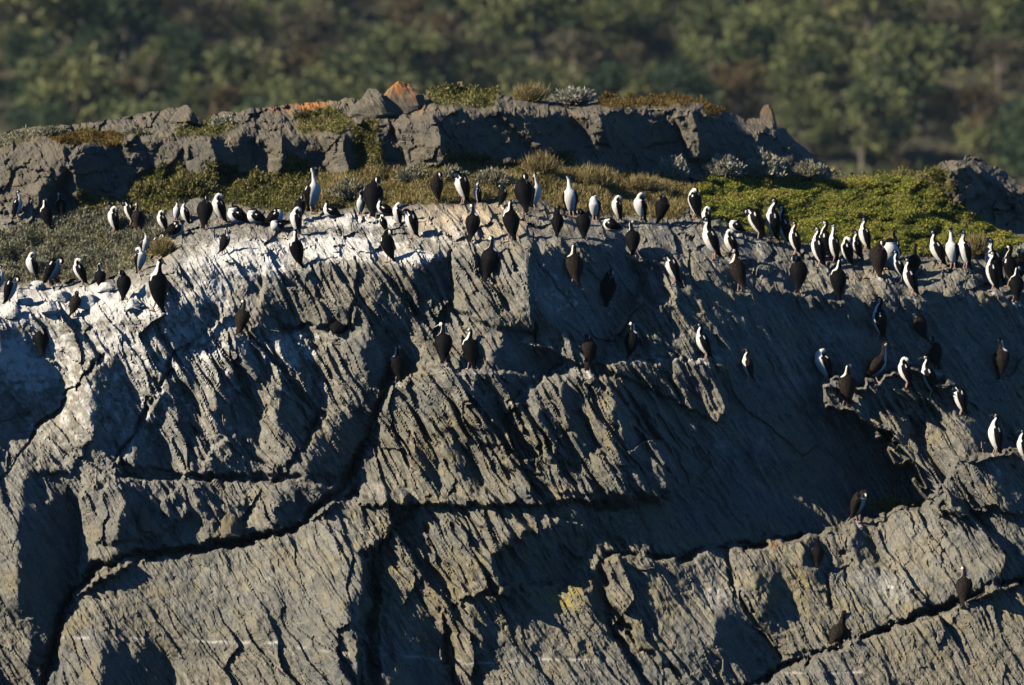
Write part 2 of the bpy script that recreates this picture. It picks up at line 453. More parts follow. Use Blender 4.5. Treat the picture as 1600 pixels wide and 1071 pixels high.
PROUD = [  # polygon, how far it stands out in pixels
 ([(945,862),(1060,872),(1130,852),(1250,842),(1320,830),(1345,805),(1440,790),(1500,720),(1640,690),(1860,690),(1860,850),(1600,905),(1330,1003),(1160,1075),(1090,1075),(1000,1005),(950,930)], 34),
 ([(1160,1075),(1330,1004),(1600,904),(1860,838),(1860,1220),(1100,1220)], 62),
 ([(95,992),(112,930),(160,892),(240,872),(350,860),(470,826),(520,782),(640,768),(600,850),(572,880),(560,1000),(560,1220),(90,1220)], 36),
 ([(690,955),(760,922),(930,908),(945,950),(1000,1005),(1090,1075),(1090,1220),(712,1220)], 22),
 ([(600,850),(660,785),(760,765),(830,830),(770,870),(790,930),(760,922),(690,955),(712,1220),(600,1220),(590,960)], 22),
 ([(600,610),(640,580),(760,580),(960,590),(1050,730),(1050,780),(830,790),(560,790),(560,740)], 22),
 ([(795,632),(880,572),(940,590),(1040,720),(1045,775),(870,770),(780,700)], 12),
 ([(930,565),(1110,562),(1140,640),(1120,660),(1000,600)], 16),
 ([(640,572),(700,566),(800,690),(760,700),(690,640)], 8),
 ([(1300,590),(1440,580),(1500,620),(1520,700),(1470,760),(1400,700),(1370,680),(1300,640)], 24),
 ([(130,745),(430,755),(560,760),(470,825),(240,865),(120,930)], 24),
 ([(180,722),(320,512),(420,512),(600,612),(540,742),(300,742)], 10),
 ([(415,420),(560,400),(556,505),(450,510),(405,480)], 10),
 ([(705,395),(830,385),(830,470),(835,520),(780,515),(705,480)], 10),
 ([(1135,856),(1250,842),(1290,895),(1300,950),(1335,1003),(1225,1025),(1190,985),(1150,920)], 9),
 ([(1292,892),(1345,880),(1385,880),(1450,950),(1462,958),(1335,1003),(1300,950)], 16),
 ([(1385,880),(1360,830),(1400,800),(1500,790),(1600,880),(1700,880),(1462,958)], 24),
  ([(600,770),(660,782),(600,846),(575,860),(590,800)], 10),
 ([(330,700),(430,640),(470,700),(430,750),(310,742)], 8), ([(60,690),(150,600),(170,640),(110,740),(60,740)], 10),
 ([(800,640),(850,596),(880,590),(900,640),(860,720),(800,720)], 8),
 ([(160,760),(260,752),(300,800),(240,842),(150,850)], 10), ([(420,770),(480,740),(520,760),(470,815),(420,820)], 8),
 ([(-120,240),(0,236),(100,228),(110,262),(60,332),(-120,332)], 9), ([(108,246),(132,224),(240,214),(286,232),(238,300),(122,320)], 11), ([(286,230),(330,208),(345,287),(300,287)], 13),
 ([(400,214),(440,208),(446,250),(432,287),(400,282)], 11), ([(500,212),(540,208),(545,272),(522,272)], 9), ([(615,192),(680,180),(700,258),(640,264)], 16), ([(760,150),(800,160),(880,240),(850,240),(790,190)], 12),
 ([(890,168),(940,170),(956,228),(930,224)], 10), ([(1055,178),(1090,178),(1098,250),(1078,252)], 10), ([(1480,256),(1500,250),(1540,300),(1500,320),(1480,290)], 16),
 ([(1020,405),(1060,420),(1060,480),(1110,545),(1080,560),(960,560),(985,500),(1000,450)], 12),
]
CRACKS = [
 ([(60,1100),(90,992),(110,930),(150,890),(200,870),(240,865),(330,858),(430,835),(470,822),(500,787),(530,766),(555,720),(580,680),(598,620),(612,572)], 6, 30),
 ([(1130,1090),(1160,1075),(1250,1037),(1330,1004),(1420,972),(1500,937),(1600,904),(1860,836)], 6, 34),
 ([(-60,800),(0,745),(20,725),(60,670),(110,620),(160,560)], 3, 14),
 ([(175,727),(215,670),(250,600),(275,556),(320,515)], 4, 16),
 ([(430,750),(470,705),(490,662),(505,642)], 5, 16),
 ([(945,862),(1060,872),(1130,854),(1180,850),(1250,838)], 5, 22),
 ([(575,870),(588,930),(578,1000),(590,1100)], 8, 26),
 ([(690,955),(705,1010),(716,1100)], 4, 16),
 ([(598,846),(640,803),(668,778)], 2.5, 10),
 ([(190,744),(300,747),(430,754)], 3, 10),
 ([(545,508),(560,430),(558,402)], 3, 10), ([(445,514),(548,512)], 3, 12),
 ([(702,392),(706,460),(690,520)], 3, 12),
 ([(795,632),(850,592),(877,576)], 3, 14),
 ([(940,930),(960,990),(1000,1052),(1030,1100)], 5, 16),
 ([(1132,858),(1150,920),(1190,985),(1225,1025)], 3, 12),
 ([(1292,890),(1300,950),(1335,1000)], 3, 10), ([(1385,880),(1450,950),(1462,958)], 3, 10),
 ([(780,700),(800,640)], 3, 10), ([(1045,775),(960,792),(860,782)], 4, 14),
 ([(1395,620),(1440,690),(1500,770),(1560,850),(1600,880)], 3, 12),
]
VEINS = [([(85,995),(250,1001),(430,1006),(545,1022)], 1.6), ([(200,743),(300,746),(400,752)], 1.4), ([(600,1022),(720,1034)], 1.2),
         ([(1180,1050),(1300,1053),(1380,1048)], 1.1), ([(330,500),(300,520),(268,580),(225,650),(195,715)], 2.0),
         ([(700,1040),(880,1030),(960,1035)], 1.2), ([(920,566),(1000,562),(1120,560)], 2.2), ([(800,630),(850,590),(880,572)], 2.0)]
#           x, y, rx, ry, strength
GUANO = [(1120,690,14,44,.5),(1190,705,10,50,.45),(1300,522,44,9,.45),(1392,506,24,6,.5),(1240,605,34,18,.4),(1500,545,44,12,.4),(1060,562,70,7,.6),(870,470,55,40,.55),(1340,620,20,30,.35),(200,610,200,140,.6),(110,620,160,120,.6),(330,640,120,90,.5),(470,600,90,60,.5),(300,540,120,80,.75),(600,560,60,60,.35),(690,480,70,60,.3),(150,475,180,38,1),(50,565,100,75,.85),(200,540,120,75,.75),(380,405,120,38,1),(520,388,130,26,1),(320,450,70,60,.75),
 (450,545,75,45,.8),(560,345,110,16,.9),(640,402,60,16,.9),(700,372,70,26,.6),(850,430,50,40,.45),(840,540,60,22,.55),(735,590,60,25,.4),
 (880,578,50,14,.5),(1000,452,60,28,.4),(60,640,60,60,.35),(220,640,55,70,.45),(330,570,60,60,.35),(400,900,110,50,.22),(1118,922,32,40,.5),
 (1390,915,50,22,.5),(1430,850,60,35,.3),(560,772,50,14,.4),(500,842,40,30,.3),(1500,430,120,18,.35),(1250,420,120,25,.25),(1080,380,120,22,.3),
 (30,480,80,45,.9),(1180,520,90,60,.22),(1450,520,140,50,.22),(1100,700,90,80,.2),(1220,700,60,90,.2),(420,870,60,20,.2),(960,350,120,10,.4),(290,500,60,30,.6)]
LICHEN = [(700,880,420,170,.42),(1300,930,330,110,.42),(300,930,260,110,.36),(850,690,230,100,.42),(420,640,200,90,.3),(1420,660,90,80,.4),(885,935,36,26,1),(1010,990,40,50,.5),(700,690,200,90,.35),(230,740,40,30,.4),(60,600,30,60,.4),(900,650,120,80,.35),(650,900,120,70,.3),
 (1230,860,40,25,.5),(1400,885,50,30,.4),(480,480,80,50,.25),(760,470,60,70,.3),(1380,620,90,60,.3)]
ORANGE = [(484,166,34,9,1),(632,138,20,12,1),(450,172,40,10,.5),(655,160,12,20,.6),(1090,158,30,6,.5),(1200,176,14,16,.4),(1405,885,26,20,.35),(1210,850,14,10,.5),(1430,625,40,40,.3)]
TURF = [ # polygon, kind of growth: 1 grey shrub, 2 olive herbs, 3 dry grass, 4 cushion
 ([(-260,360),(0,370),(60,352),(130,332),(200,330),(255,350),(262,380),(225,412),(150,440),(60,442),(-260,440)], 1),
 ([(175,320),(250,278),(320,270),(480,275),(490,320),(440,336),(380,322),(300,306),(250,340)], 2),
 ([(480,274),(640,262),(820,256),(1060,280),(1085,300),(1062,342),(900,332),(835,312),(660,318),(480,330)], 3),
 ([(1075,300),(1110,276),(1180,270),(1300,280),(1380,274),(1440,280),(1490,320),(1570,362),(1640,380),(1640,410),(1500,398),(1450,402),(1380,392),(1250,378),(1150,355),(1090,330)], 4),
 ([(670,140),(720,136),(780,146),(770,168),(700,166),(668,158)], 2),
 ([(930,153),(1060,150),(1105,160),(1040,166),(940,168)], 5),
 ([(455,182),(510,170),(550,190),(540,208),(470,206)], 2),
 ([(265,212),(330,190),(372,200),(330,212)], 2),
 ([(70,212),(130,206),(200,212),(190,226),(90,224)], 5),
 ([(552,205),(585,190),(600,260),(560,270)], 2),
 ([(1300,275),(1440,268),(1480,272),(1500,300),(1440,290)], 2),
 ([(322,252),(356,262),(420,284),(330,290)], 2), ([(452,242),(488,262),(480,285),(445,285)], 2), ([(690,236),(760,250),(800,260),(700,262)], 2), ([(200,290),(245,262),(285,262),(290,280),(230,300)], 2),
 ([(120,300),(170,318),(150,334),(118,330)], 2), ([(865,236),(900,242),(890,258),(860,256)], 2), ([(1100,160),(1130,172),(1118,182),(1096,172)], 5), ([(1420,268),(1470,262),(1490,300),(1450,300)], 2),
 ([(-260,215),(0,215),(60,205),(60,215),(0,232),(-260,236)], 1),
]

GS = 2.0
gpx = np.arange(-264, 1866, GS); gpy = np.arange(120, 1206, GS)
GX, GY = np.meshgrid(gpx, gpy)
GH, GW = GX.shape
# foliation of the slate: runs down to the right at about 57 degrees
ca, sa = math.cos(math.radians(57)), math.sin(math.radians(57))
bend = 14 * noise(GX / 260, GY / 260, 3)
A_ = GX * ca + GY * sa
B_ = GX * sa - GY * ca + bend
# ragged outlines along the foliation
rag = 16 * noise(B_ / 9, A_ / 160, 11) + 8 * noise(B_ / 4.2, A_ / 90, 12)
WX = GX + rag * ca + 5 * noise(GX / 22, GY / 22, 21)
WY = GY + rag * sa + 5 * noise(GX / 22, GY / 22, 22)
rear = GY < T_FOOT(GX) + 4
WX = np.where(rear, GX + 0.4 * (WX - GX) + 9 * noise(GX / 30, GY / 30, 27), WX); WY = np.where(rear, GY + 0.4 * (WY - GY) + 7 * noise(GX / 30, GY / 30, 28), WY)
shade = np.zeros((GH, GW))
for p in SHADOW: shade = np.maximum(shade, in_poly(WX, WY, p))
band = (GX > 676) & (GX < 1312) & (GY > T_TOP(GX) + 5 + 10 * noise(GX / 30, GY / 30, 26)) & (GY < T_FOOT(GX))
for p in ([(762,150),(800,158),(862,206),(884,244),(846,238),(796,192)], [(890,166),(930,168),(946,200),(958,228),(934,224),(905,192)], [(940,166),(1062,168),(1052,196),(1000,200),(960,186)],
          [(1055,178),(1086,178),(1098,246),(1080,252),(1062,216)], [(660,168),(716,166),(700,256),(660,256)], [(1100,165),(1130,176),(1120,190),(1098,186)], [(1190,190),(1216,200),(1228,222),(1204,214)]):
    band &= ~in_poly(WX, WY, p)
shade = np.maximum(shade, band)
shade_s = np.clip(gblur(shade, 0.9), 0, 1)
wall = np.clip(gblur(in_poly(WX, WY, SHADOW[1]).astype(float), 0.9), 0, 1)

crest = T_CREST(GX); plat = T_PLAT(GX)
cliff = sstep(-14, 18, GY - crest)                     # 1 on the front face
shelf = sstep(-4, 10, GY - T_FOOT(GX)) * (1 - sstep(-10, 4, GY - plat))
rearm = 1 - sstep(-8, 4, GY - T_FOOT(GX))
turf = np.zeros((GH, GW)); growth = np.zeros((GH, GW), int)
for p, k_ in TURF:
    w = in_poly(GX + 7 * noise(GX / 18, GY / 9, 5), GY + 5 * noise(GX / 14, GY / 9, 6), p)
    turf = np.maximum(turf, w); growth = np.where(w & (growth == 0), k_, growth)
turf_s = np.clip(gblur(turf, 2.0), 0, 1)

# slopes the facets should have, joined into one surface (screened Poisson)
hard = cliff + rearm * 0.9 + 0.25 * (1 - cliff) * (1 - rearm)
lit = 0.52 + 0.35 * noise(GX / 70, GY / 70, 31) + 0.25 * noise(A_ / 90, B_ / 26, 32)
gx = (lit * (1 - shade_s) - (1.9 + 0.3 * rearm - 1.2 * wall * sstep(980, 1100, GX)) * shade_s) * hard
gyy = (0.30 * noise(GX / 60, GY / 45, 33) * (1 - shade_s) + 0.30 * shade_s) * hard
gyy = -gyy                                            # image y runs down
def poisson(gx, gy, eps):
    def mir(A, sx, sy):
        B = np.concatenate([A, sy * A[::-1]], 0); return np.concatenate([B, sx * B[:, ::-1]], 1)
    div = np.gradient(mir(gx, -1, 1), axis=1) + np.gradient(mir(gy, 1, -1), axis=0)
    h, w = div.shape
    fy = 2 * np.pi * np.fft.fftfreq(h)[:, None]; fx = 2 * np.pi * np.fft.rfftfreq(w)[None]
    den = -(fx ** 2 + fy ** 2) - eps ** 2
    return np.fft.irfft2(np.fft.rfft2(div) / den, s=div.shape)[:h // 2, :w // 2]
D = poisson(gx, gyy, 1 / 170.0) * GS                   # in pixels, towards the viewer
D = np.clip(D, -190, 190)

Aw = A_ + 12 * noise(GX / 40, GY / 40, 43); Bw = B_ + 3.5 * noise(GX / 30, GY / 30, 44)
c1_, c2_, _, _, _ = cells(Aw / 34, Bw / 15, 25)
RX = GX + 0.25 * (WX - GX) + 7 * c1_ + 7 * noise(GX / 34, GY / 34, 23); RY = GY + 0.2 * (WY - GY) + 8 * c2_ + 8 * noise(GX / 40, GY / 40, 24)
for ip_, (p, off) in enumerate(PROUD):
    if ip_ == 9: continue
    w = (in_poly(RX, RY, p) if ip_ in (0, 1, 3) else in_poly(GX + 0.4 * (WX - GX), GY + 0.4 * (WY - GY), p)).astype(float)
    D += 1.35 * off * np.clip(gblur(w, 0.75), 0, 1)
# slate grain: plates split along the foliation, in several sizes, and long open slots
litm = 1 - 0.42 * shade_s + 0.06 * wall
grain = 0.6 + 0.75 * np.clip(0.5 + 0.9 * noise(GX / 130, GY / 100, 41), 0, 1)
for x_, y_, rx_, ry_, s_ in ((300,920,210,90,.9),(1220,930,270,70,.62),(1420,860,150,60,.55),(1400,1040,300,50,.5),(850,1000,130,60,.4),(80,580,110,80,.5),(480,470,90,50,.3),(60,850,90,110,.5)):
    grain = grain * (1 - s_ * np.exp(-(((GX - x_) / rx_) ** 2 + ((GY - y_) / ry_) ** 2)))
st = 0
for la, lb, off, til, sd in ((190, 64, 11, 0.28, 51), (105, 27, 6.8, 0.34, 52), (62, 12, 3.4, 0.36, 53), (40, 6, 1.5, 0.25, 54)):
    r1, r2, r3, dx, dy = cells(Aw / la, Bw / lb, sd)
    st = st + off * r1 + dy * lb * til * (0.7 + 0.9 * r2) + dx * la * 0.10 * r3
ZONE = np.zeros((GH, GW))
for x_, y_, rx_, ry_, s_ in ((820,680,260,110,1.0),(400,620,200,110,.75),(700,850,130,90,.7),(480,460,90,50,.7),(220,540,80,60,.6),(640,470,110,60,.6),(1030,600,80,50,.8),(770,440,60,60,.5),(300,790,220,50,.5),(1430,640,80,70,.6),(1500,800,90,90,.5),(850,950,130,50,.35)):
    ZONE = np.maximum(ZONE, s_ * np.exp(-(((GX - x_) / rx_) ** 2 + ((GY - y_) / ry_) ** 2) ** 1.5))
slots = sstep(0.24, 0.36, noise(Aw / 95, Bw / 14, 61)) * 18 + sstep(0.28, 0.40, noise(Aw / 44, Bw / 7, 62)) * 8
st = st * (0.66 + 0.55 * ZONE) + 1.9 * noise(Bw / 6.0, Aw / 230, 57) + 3.2 * noise(Bw / 12, Aw / 280, 58) - slots * np.clip(ZONE * 1.25 - 0.08, 0, 1.2)
# blocks without grain for the terrace and the ridge
r1, r2, r3, dx, dy = cells(GX / 46 + 0.3 * noise(GX / 30, GY / 30, 65), GY / 30 + 0.3 * noise(GX / 30, GY / 30, 66), 67)
blk = 7 * r1 + dx * 46 * 0.30 * r2 + dy * 30 * 0.30 * r3
r1, r2, r3, dx, dy = cells(GX / 17 + 0.3 * noise(GX / 12, GY / 12, 68), GY / 12, 69)
blk = blk + 3.6 * r1 + dx * 17 * 0.35 * r2 + dy * 12 * 0.3 * r3
rough = 2.0 * fbm(GX / 14, GY / 14, 71, 3, 0.6) - 3 * sstep(0.34, 0.5, noise(Aw / 26, Bw / 6, 72)) * np.clip(1.3 - grain, 0, 1)
terr = (1 - cliff) * (1 - rearm)
DM = D.copy()
D = 0 * D
D += (st * grain * (cliff + 0.22 * rearm + 0.25 * terr) * litm + blk * (0.55 * rearm * (1 + 1.4 * sstep(1460, 1490, GX)) + 0.5 * terr)) * (1 - 0.75 * turf_s) + rough * (0.35 + 0.65 * np.maximum(cliff, rearm))
for line, w_, dp in CRACKS:
    d = dist_poly(GX + 0.55 * (RX - GX), GY + 0.55 * (RY - GY), line, 40)
    kk = np.clip(0.85 + 0.9 * noise(GX / 60, GY / 60, 87), 0.35, 1.6)
    D -= 1.35 * dp * np.minimum(kk, 1.15) * np.exp(-(d / (w_ * (0.3 + 0.55 * kk))) ** 2)
vein = np.zeros((GH, GW))
for line, w_ in VEINS:
    d = dist_poly(GX + 2 * noise(GX / 30, GY / 30, 81), GY + 2 * noise(GX / 24, GY / 24, 82), line, 12)
    vein = np.maximum(vein, np.exp(-(d / (1.35 * w_)) ** 2) * np.clip(0.45 + 1.5 * noise(GX / 28, GY / 28, 83), 0, 1))
D += 1.5 * vein
# cushions of the growth and hummocks of the shelf
hum = np.abs(noise(GX / 34, GY / 17, 91)) * 9 + np.abs(noise(GX / 13, GY / 7, 92)) * 4
for bx_, by_, bh_ in [(b_[0], b_[1], b_[2]) for b_ in BIRDS]:
    if by_ < float(T_CREST(bx_)) - 6: continue
    j0, j1 = int((by_ - 70 - gpy[0]) / GS), int((by_ + 40 - gpy[0]) / GS); i0, i1 = max(0, int((bx_ - 60 - gpx[0]) / GS)), int((bx_ + 60 - gpx[0]) / GS)
    X_, Y_ = GX[j0:j1, i0:i1], GY[j0:j1, i0:i1]
    ll = by_ + 3 + 3 * noise(X_ / 12, X_ * 0 + by_, 95) + 0.18 * (X_ - bx_)
    D[j0:j1, i0:i1] += np.exp(-((X_ - bx_ - 4) / 24) ** 4) * (13 * sstep(-2, 3, Y_ - ll) * np.exp(-np.clip(Y_ - ll, 0, None) / 16) - 6 * np.exp(-((Y_ - by_ + 16) / 16) ** 2))
dome = np.clip(gblur((growth == 4).astype(float), 3), 0, 1)
D += (9 * noise(GX / 90, GY / 40, 93) - hum * 0.5) * turf_s + dome * (9 * np.sqrt(np.abs(noise(GX / 62, GY / 26, 94))) + 4 * np.sqrt(np.abs(noise(GX / 24, GY / 11, 96))) - 6)
BASE = gblur(base_depth(GX, GY), 3.0)
FRONT = gblur(base_depth(GX, GY, True), 3.0)
fm = np.zeros((GH, GW))
for i in (0, 1, 3):
    fm = np.maximum(fm, in_poly(RX, RY, PROUD[i][0]))
SPUR = [(1282,600),(1305,594),(1345,604),(1380,592),(1440,584),(1500,610),(1560,690),(1620,720),(1600,800),(1470,800),(1440,756),(1400,716),(1395,690),(1372,682),(1352,660),(1330,648),(1290,640)]
sp = (0.45 + 0.5 * sstep(640, 745, GY)) * in_poly(RX, RY, SPUR) * (1 - sstep(-10, 95, (GX - 1445) * 0.86 - (GY - 590) * 0.51))
fm = np.clip(gblur(np.maximum(fm, sp), 0.7), 0, 1) * (GX > 900)
fm = np.maximum(fm, 1 - sstep(930, 1010, GX))
D += 26 * np.clip(gblur(sp * 2.0, 0.8), 0, 1)
BASE = BASE * (1 - fm) + (FRONT + 0.9 * sstep(960, 1160, GX)) * fm
slope = np.abs(np.gradient(BASE, axis=0)) / (GS * PXM)
stretch = np.minimum(np.sqrt(1 + slope ** 2), 4.5)
DEP = BASE - DM * PXM - D * PXM * (1 + (stretch - 1) * (1 - 0.5 * cliff))
edge = np.clip((np.abs(GX - 800) - 960) / 100, 0, 1)
DEP += 3.0 * edge ** 2

def bil(F, px, py):
    fx = np.clip((px - gpx[0]) / GS, 0, GW - 1.001); fy = np.clip((py - gpy[0]) / GS, 0, GH - 1.001)
    ix = np.floor(fx).astype(int); iy = np.floor(fy).astype(int); u = fx - ix; v = fy - iy
    return (F[iy, ix] * (1 - u) + F[iy, ix + 1] * u) * (1 - v) + (F[iy + 1, ix] * (1 - u) + F[iy + 1, ix + 1] * u) * v

def ground(px, py):
    """world point of the ground seen at a place of the photo"""
    px = np.asarray(px, float); py = np.asarray(py, float)
    return np.stack(unproject(px, py, bil(DEP, px, py)), -1)

# attributes
from_birds = []
def blobs(lst, seed, sc):
    m = np.zeros((GH, GW))
    for x, y, rx, ry, s in lst:
        q = ((GX - x) / rx) ** 2 + ((GY - y) / ry) ** 2
        m = np.maximum(m, s * np.exp(-q ** 1.3 * 0.8))
    n = 0.5 + 0.5 * np.clip(fbm(GX / sc, GY / sc, seed, 4, 0.7), -1, 1)
    n2 = 0.5 + 0.5 * noise(B_ / 7, A_ / 60, seed + 5)
    return np.clip(m * 1.65 - 0.75 * n - 0.4 * n2, 0, 1)
PERCH = [(b_[0], b_[1], b_[2]) for b_ in BIRDS]
drip = np.zeros((GH, GW))
for i, (x, y, h_) in enumerate(PERCH):
    dx_ = GX - x - 0.35 * np.clip(GY - y, 0, 60); L_ = 20 + (i * 37 % 30)
    drip = np.maximum(drip, (0.5 + 0.1 * (i % 5)) * np.exp(-(dx_ / (7 + i % 6)) ** 2) * np.exp(-np.clip(GY - y, 0, None) / L_) * sstep(-7, 2, GY - y))
drip = drip * np.clip(0.55 + 1.3 * noise(B_ / 5, A_ / 30, 161), 0, 1.1)
guano = np.maximum(blobs(GUANO, 101, 16), drip) * (1 - turf_s)
STRAW = [(750,345,110,34,1),(690,350,50,36,.9),(860,345,70,20,.6),(255,385,22,28,.8),(1150,425,30,22,.6),(1050,425,26,20,.4),(1340,430,70,16,.5),(560,352,60,9,.4)]
straw = blobs(STRAW, 151, 12)
wash = np.zeros((GH, GW))
for x, y, rx, ry, s_ in GUANO: wash = np.maximum(wash, s_ * np.exp(-0.7 * (((GX - x) / (rx * 1.15)) ** 2 + ((GY - y) / (ry * 1.15)) ** 2)))
wash = np.clip(wash * (0.75 + 0.6 * noise(B_ / 16, A_ / 120, 171) + 0.4 * noise(GX / 20, GY / 20, 172)), 0, 1) * (1 - turf_s)
lich = blobs(LICHEN, 111, 20)
oran = blobs(ORANGE, 121, 12)

# columns of the relief
cpx = np.arange(-260, 1861, 2.0)
NC = len(cpx)
r1_, r2_, _, d1_, _ = cells(cpx / 26, cpx * 0 + .5, 133)
sky_row = T_SKY(cpx) + (3.5 * r1_ + 7 * r2_ * d1_) * (0.5 + 1.3 * sstep(1460, 1490, cpx)) + 1.6 * noise(cpx / 9, cpx * 0, 132)
tt = np.concatenate([np.linspace(0, 0.12, 64, endpoint=False), np.linspace(0.12, 0.92, 420, endpoint=False), np.linspace(0.92, 1.0, 16)])
NRF = len(tt)
PXg = np.repeat(cpx[None], NRF, 0)
PYg = sky_row[None] + tt[:, None] * (1196 - sky_row[None])
Yg = bil(DEP, PXg, PYg)
Xw, Yw, Zw = unproject(PXg, PYg, Yg)
P = np.stack([Xw, Yw, Zw], -1)
back = []
for dy, dz in ((9, -9), (6.5, -5.5), (4.2, -2.6), (2.4, -1.0), (1.2, -0.3), (0.45, -0.05)):
    q = P[0].copy(); q[:, 1] += dy + 0.3 * noise(cpx / 40, cpx * 0 + dy, 141); q[:, 2] += dz + 0.15 * noise(cpx / 30, cpx * 0 + dy, 142)
    back.append(q)
P = np.concatenate([np.array(back), P], 0)
NB = len(back); NR = P.shape[0]
PXa = np.concatenate([np.repeat(cpx[None], NB, 0), PXg], 0)
PYa = np.concatenate([np.repeat(sky_row[None], NB, 0), PYg], 0)
ATT = {n_: bil(F_, PXa, PYa) for n_, F_ in (('guano', guano), ('lichen', lich), ('orange', oran), ('turf', turf_s), ('straw', straw), ('vein', vein), ('wash', wash), ('rear', gblur(rearm, 2)))}
ATT['dry'] = bil(gblur(((growth == 3) | (growth == 5)).astype(float), 2), PXa, PYa)

# regions between the joints
REG = [
 ('rock_slab', 'long tilted slab above the slanting dark crack', PROUD[0][0]),
 ('rock_slab', 'bottom corner slab below the slanting dark crack', [(1100,1075),(1160,1075),(1330,1004),(1600,904),(1900,826),(1900,1260),(1100,1260)]),
 ('rock_slab', 'smooth pale grey slab under the curved crack', [(92,992),(112,930),(160,892),(240,868),(350,858),(470,824),(520,782),(640,768),(600,850),(576,880),(560,1016),(430,1006),(250,1000)]),
 ('rock_slab', 'low blocks under the thin white quartz vein', [(-300,990),(92,992),(250,1000),(430,1006),(560,1016),(582,1000),(592,1260),(-300,1260)]),
 ('rock_slab', 'low block with yellow lichen', [(690,955),(760,922),(930,908),(945,950),(1000,1005),(1100,1075),(1100,1260),(716,1260)]),
 ('rock_slab', None, [(576,880),(600,850),(668,778),(760,765),(830,830),(770,870),(790,930),(760,922),(690,955),(716,1260),(592,1260),(582,1000)]),
 ('rock_slab', None, [(598,612),(640,580),(760,580),(880,572),(962,590),(1050,730),(1050,780),(830,790),(668,778),(560,768),(560,720)]),
 ('rock_slab', None, [(125,742),(190,744),(430,754),(555,720),(530,766),(470,824),(240,866),(112,930),(92,992),(100,860)]),
 ('rock_slab', None, [(-300,780),(20,725),(125,742),(100,860),(92,992),(-300,990)]),
 ('rock_slab', None, [(-300,497),(0,492),(110,500),(160,560),(20,725),(-300,780)]),
 ('rock_slab', None, [(110,500),(200,470),(320,515),(250,600),(190,744),(125,742),(20,725),(160,560)]),
 ('rock_slab', None, [(320,515),(445,514),(548,512),(612,572),(598,612),(555,720),(430,754),(190,744),(250,600)]),
 ('rock_slab', None, [(405,420),(558,402),(548,512),(445,514),(395,500)]),
 ('rock_slab', None, [(558,402),(702,392),(706,460),(690,520),(700,570),(640,580),(612,572),(548,512)]),
 ('rock_slab', None, [(702,392),(812,400),(838,480),(905,525),(930,566),(880,572),(760,580),(700,570),(690,520)]),
 ('rock_slab', 'sunlit spur standing out of the shaded wall', PROUD[9][0]),
]
reg = np.full((GH, GW), -1)
for i in range(len(REG) - 1, -1, -1):
    reg[in_poly(GX + 0.3 * (WX - GX), GY + 0.3 * (WY - GY), REG[i][2])] = i
reg[(reg == -1) & (GY > crest + 6)] = 20                # the shaded wall
reg[(GY <= crest + 6) & (reg != 12)] = 21               # the plateau
reg[GY <= plat] = 22                                    # the shelf
reg[GY <= T_FOOT(GX)] = 23                              # the rear ridge
ri = np.clip(((PXa - gpx[0]) / GS).round().astype(int), 0, GW - 1); rj = np.clip(((PYa - gpy[0]) / GS).round().astype(int), 0, GH - 1)
RID = reg[rj, ri]; RID[:NB] = 23
# ------------------------------------------------------------------ rock material
ROCK, nt, p = mat_new('slate_rock')
geo = nd(nt, 'ShaderNodeNewGeometry')
mp = nd(nt, 'ShaderNodeMapping'); mp.vector_type = 'TEXTURE'
mp.inputs['Rotation'].default_value = (0, math.radians(33), 0)
mp.inputs['Scale'].default_value = (0.16, 1.0, 1.0)
nt.links.new(geo.outputs['Position'], mp.inputs['Vector'])
mp2 = nd(nt, 'ShaderNodeMapping'); mp2.vector_type = 'TEXTURE'
mp2.inputs['Rotation'].default_value = (0, math.radians(-33), 0)
mp2.inputs['Scale'].default_value = (0.19, 0.6, 1.6)
nt.links.new(geo.outputs['Position'], mp2.inputs['Vector'])
n_big = noise_n(nt, geo.outputs['Position'], 0.55, 2, 0.6)
n_mid = noise_n(nt, geo.outputs['Position'], 3.5, 4, 0.65)
n_fine = noise_n(nt, geo.outputs['Position'], 22, 3, 0.7)
n_str = noise_n(nt, mp2.outputs[0], 3.0, 3, 0.6)
n_zone = ramp(nt, noise_n(nt, geo.outputs['Position'], 0.8, 2, 0.5), (0.40, 0.60))
stripe = math_n(nt, 'ADD', math_n(nt, 'MULTIPLY', math_n(nt, 'SUBTRACT', ramp(nt, n_str, (0.3, 0.7)), 0.5), math_n(nt, 'ADD', math_n(nt, 'MULTIPLY', n_zone, 0.75), 0.25)), 0.43)
c = mixc(nt, stripe, (0.050, 0.050, 0.046), (0.28, 0.258, 0.20))
c = mixc(nt, math_n(nt, 'MULTIPLY', ramp(nt, n_mid, (0.45, 0.75)), 0.6), c, (0.23, 0.195, 0.13))
c = mixc(nt, math_n(nt, 'MULTIPLY', ramp(nt, n_big, (0.42, 0.62)), 0.45), c, (0.12, 0.13, 0.135))
c = mixc(nt, math_n(nt, 'MULTIPLY', ramp(nt, n_fine, (0.56, 0.72)), 0.55), c, (0.40, 0.37, 0.31))
c = mixc(nt, math_n(nt, 'MULTIPLY', ramp(nt, n_fine, (0.46, 0.34)), 0.6), c, (0.055, 0.055, 0.05))
c = mixc(nt, math_n(nt, 'MULTIPLY', attr(nt, 'rear'), 0.75), c, mixc(nt, n_mid, (0.065, 0.056, 0.043), (0.165, 0.14, 0.105)))
n_stn = noise_n(nt, geo.outputs['Position'], 1.3, 3, 0.65)
c = mixc(nt, math_n(nt, 'MULTIPLY', ramp(nt, n_stn, (0.52, 0.66)), 0.5), c, (0.20, 0.165, 0.095))
c = mixc(nt, math_n(nt, 'MULTIPLY', ramp(nt, n_stn, (0.44, 0.32)), 0.5), c, (0.06, 0.066, 0.066))
c = mixc(nt, math_n(nt, 'MULTIPLY', attr(nt, 'lichen'), ramp(nt, n_mid, (0.38, 0.56))), c, (0.27, 0.225, 0.075))
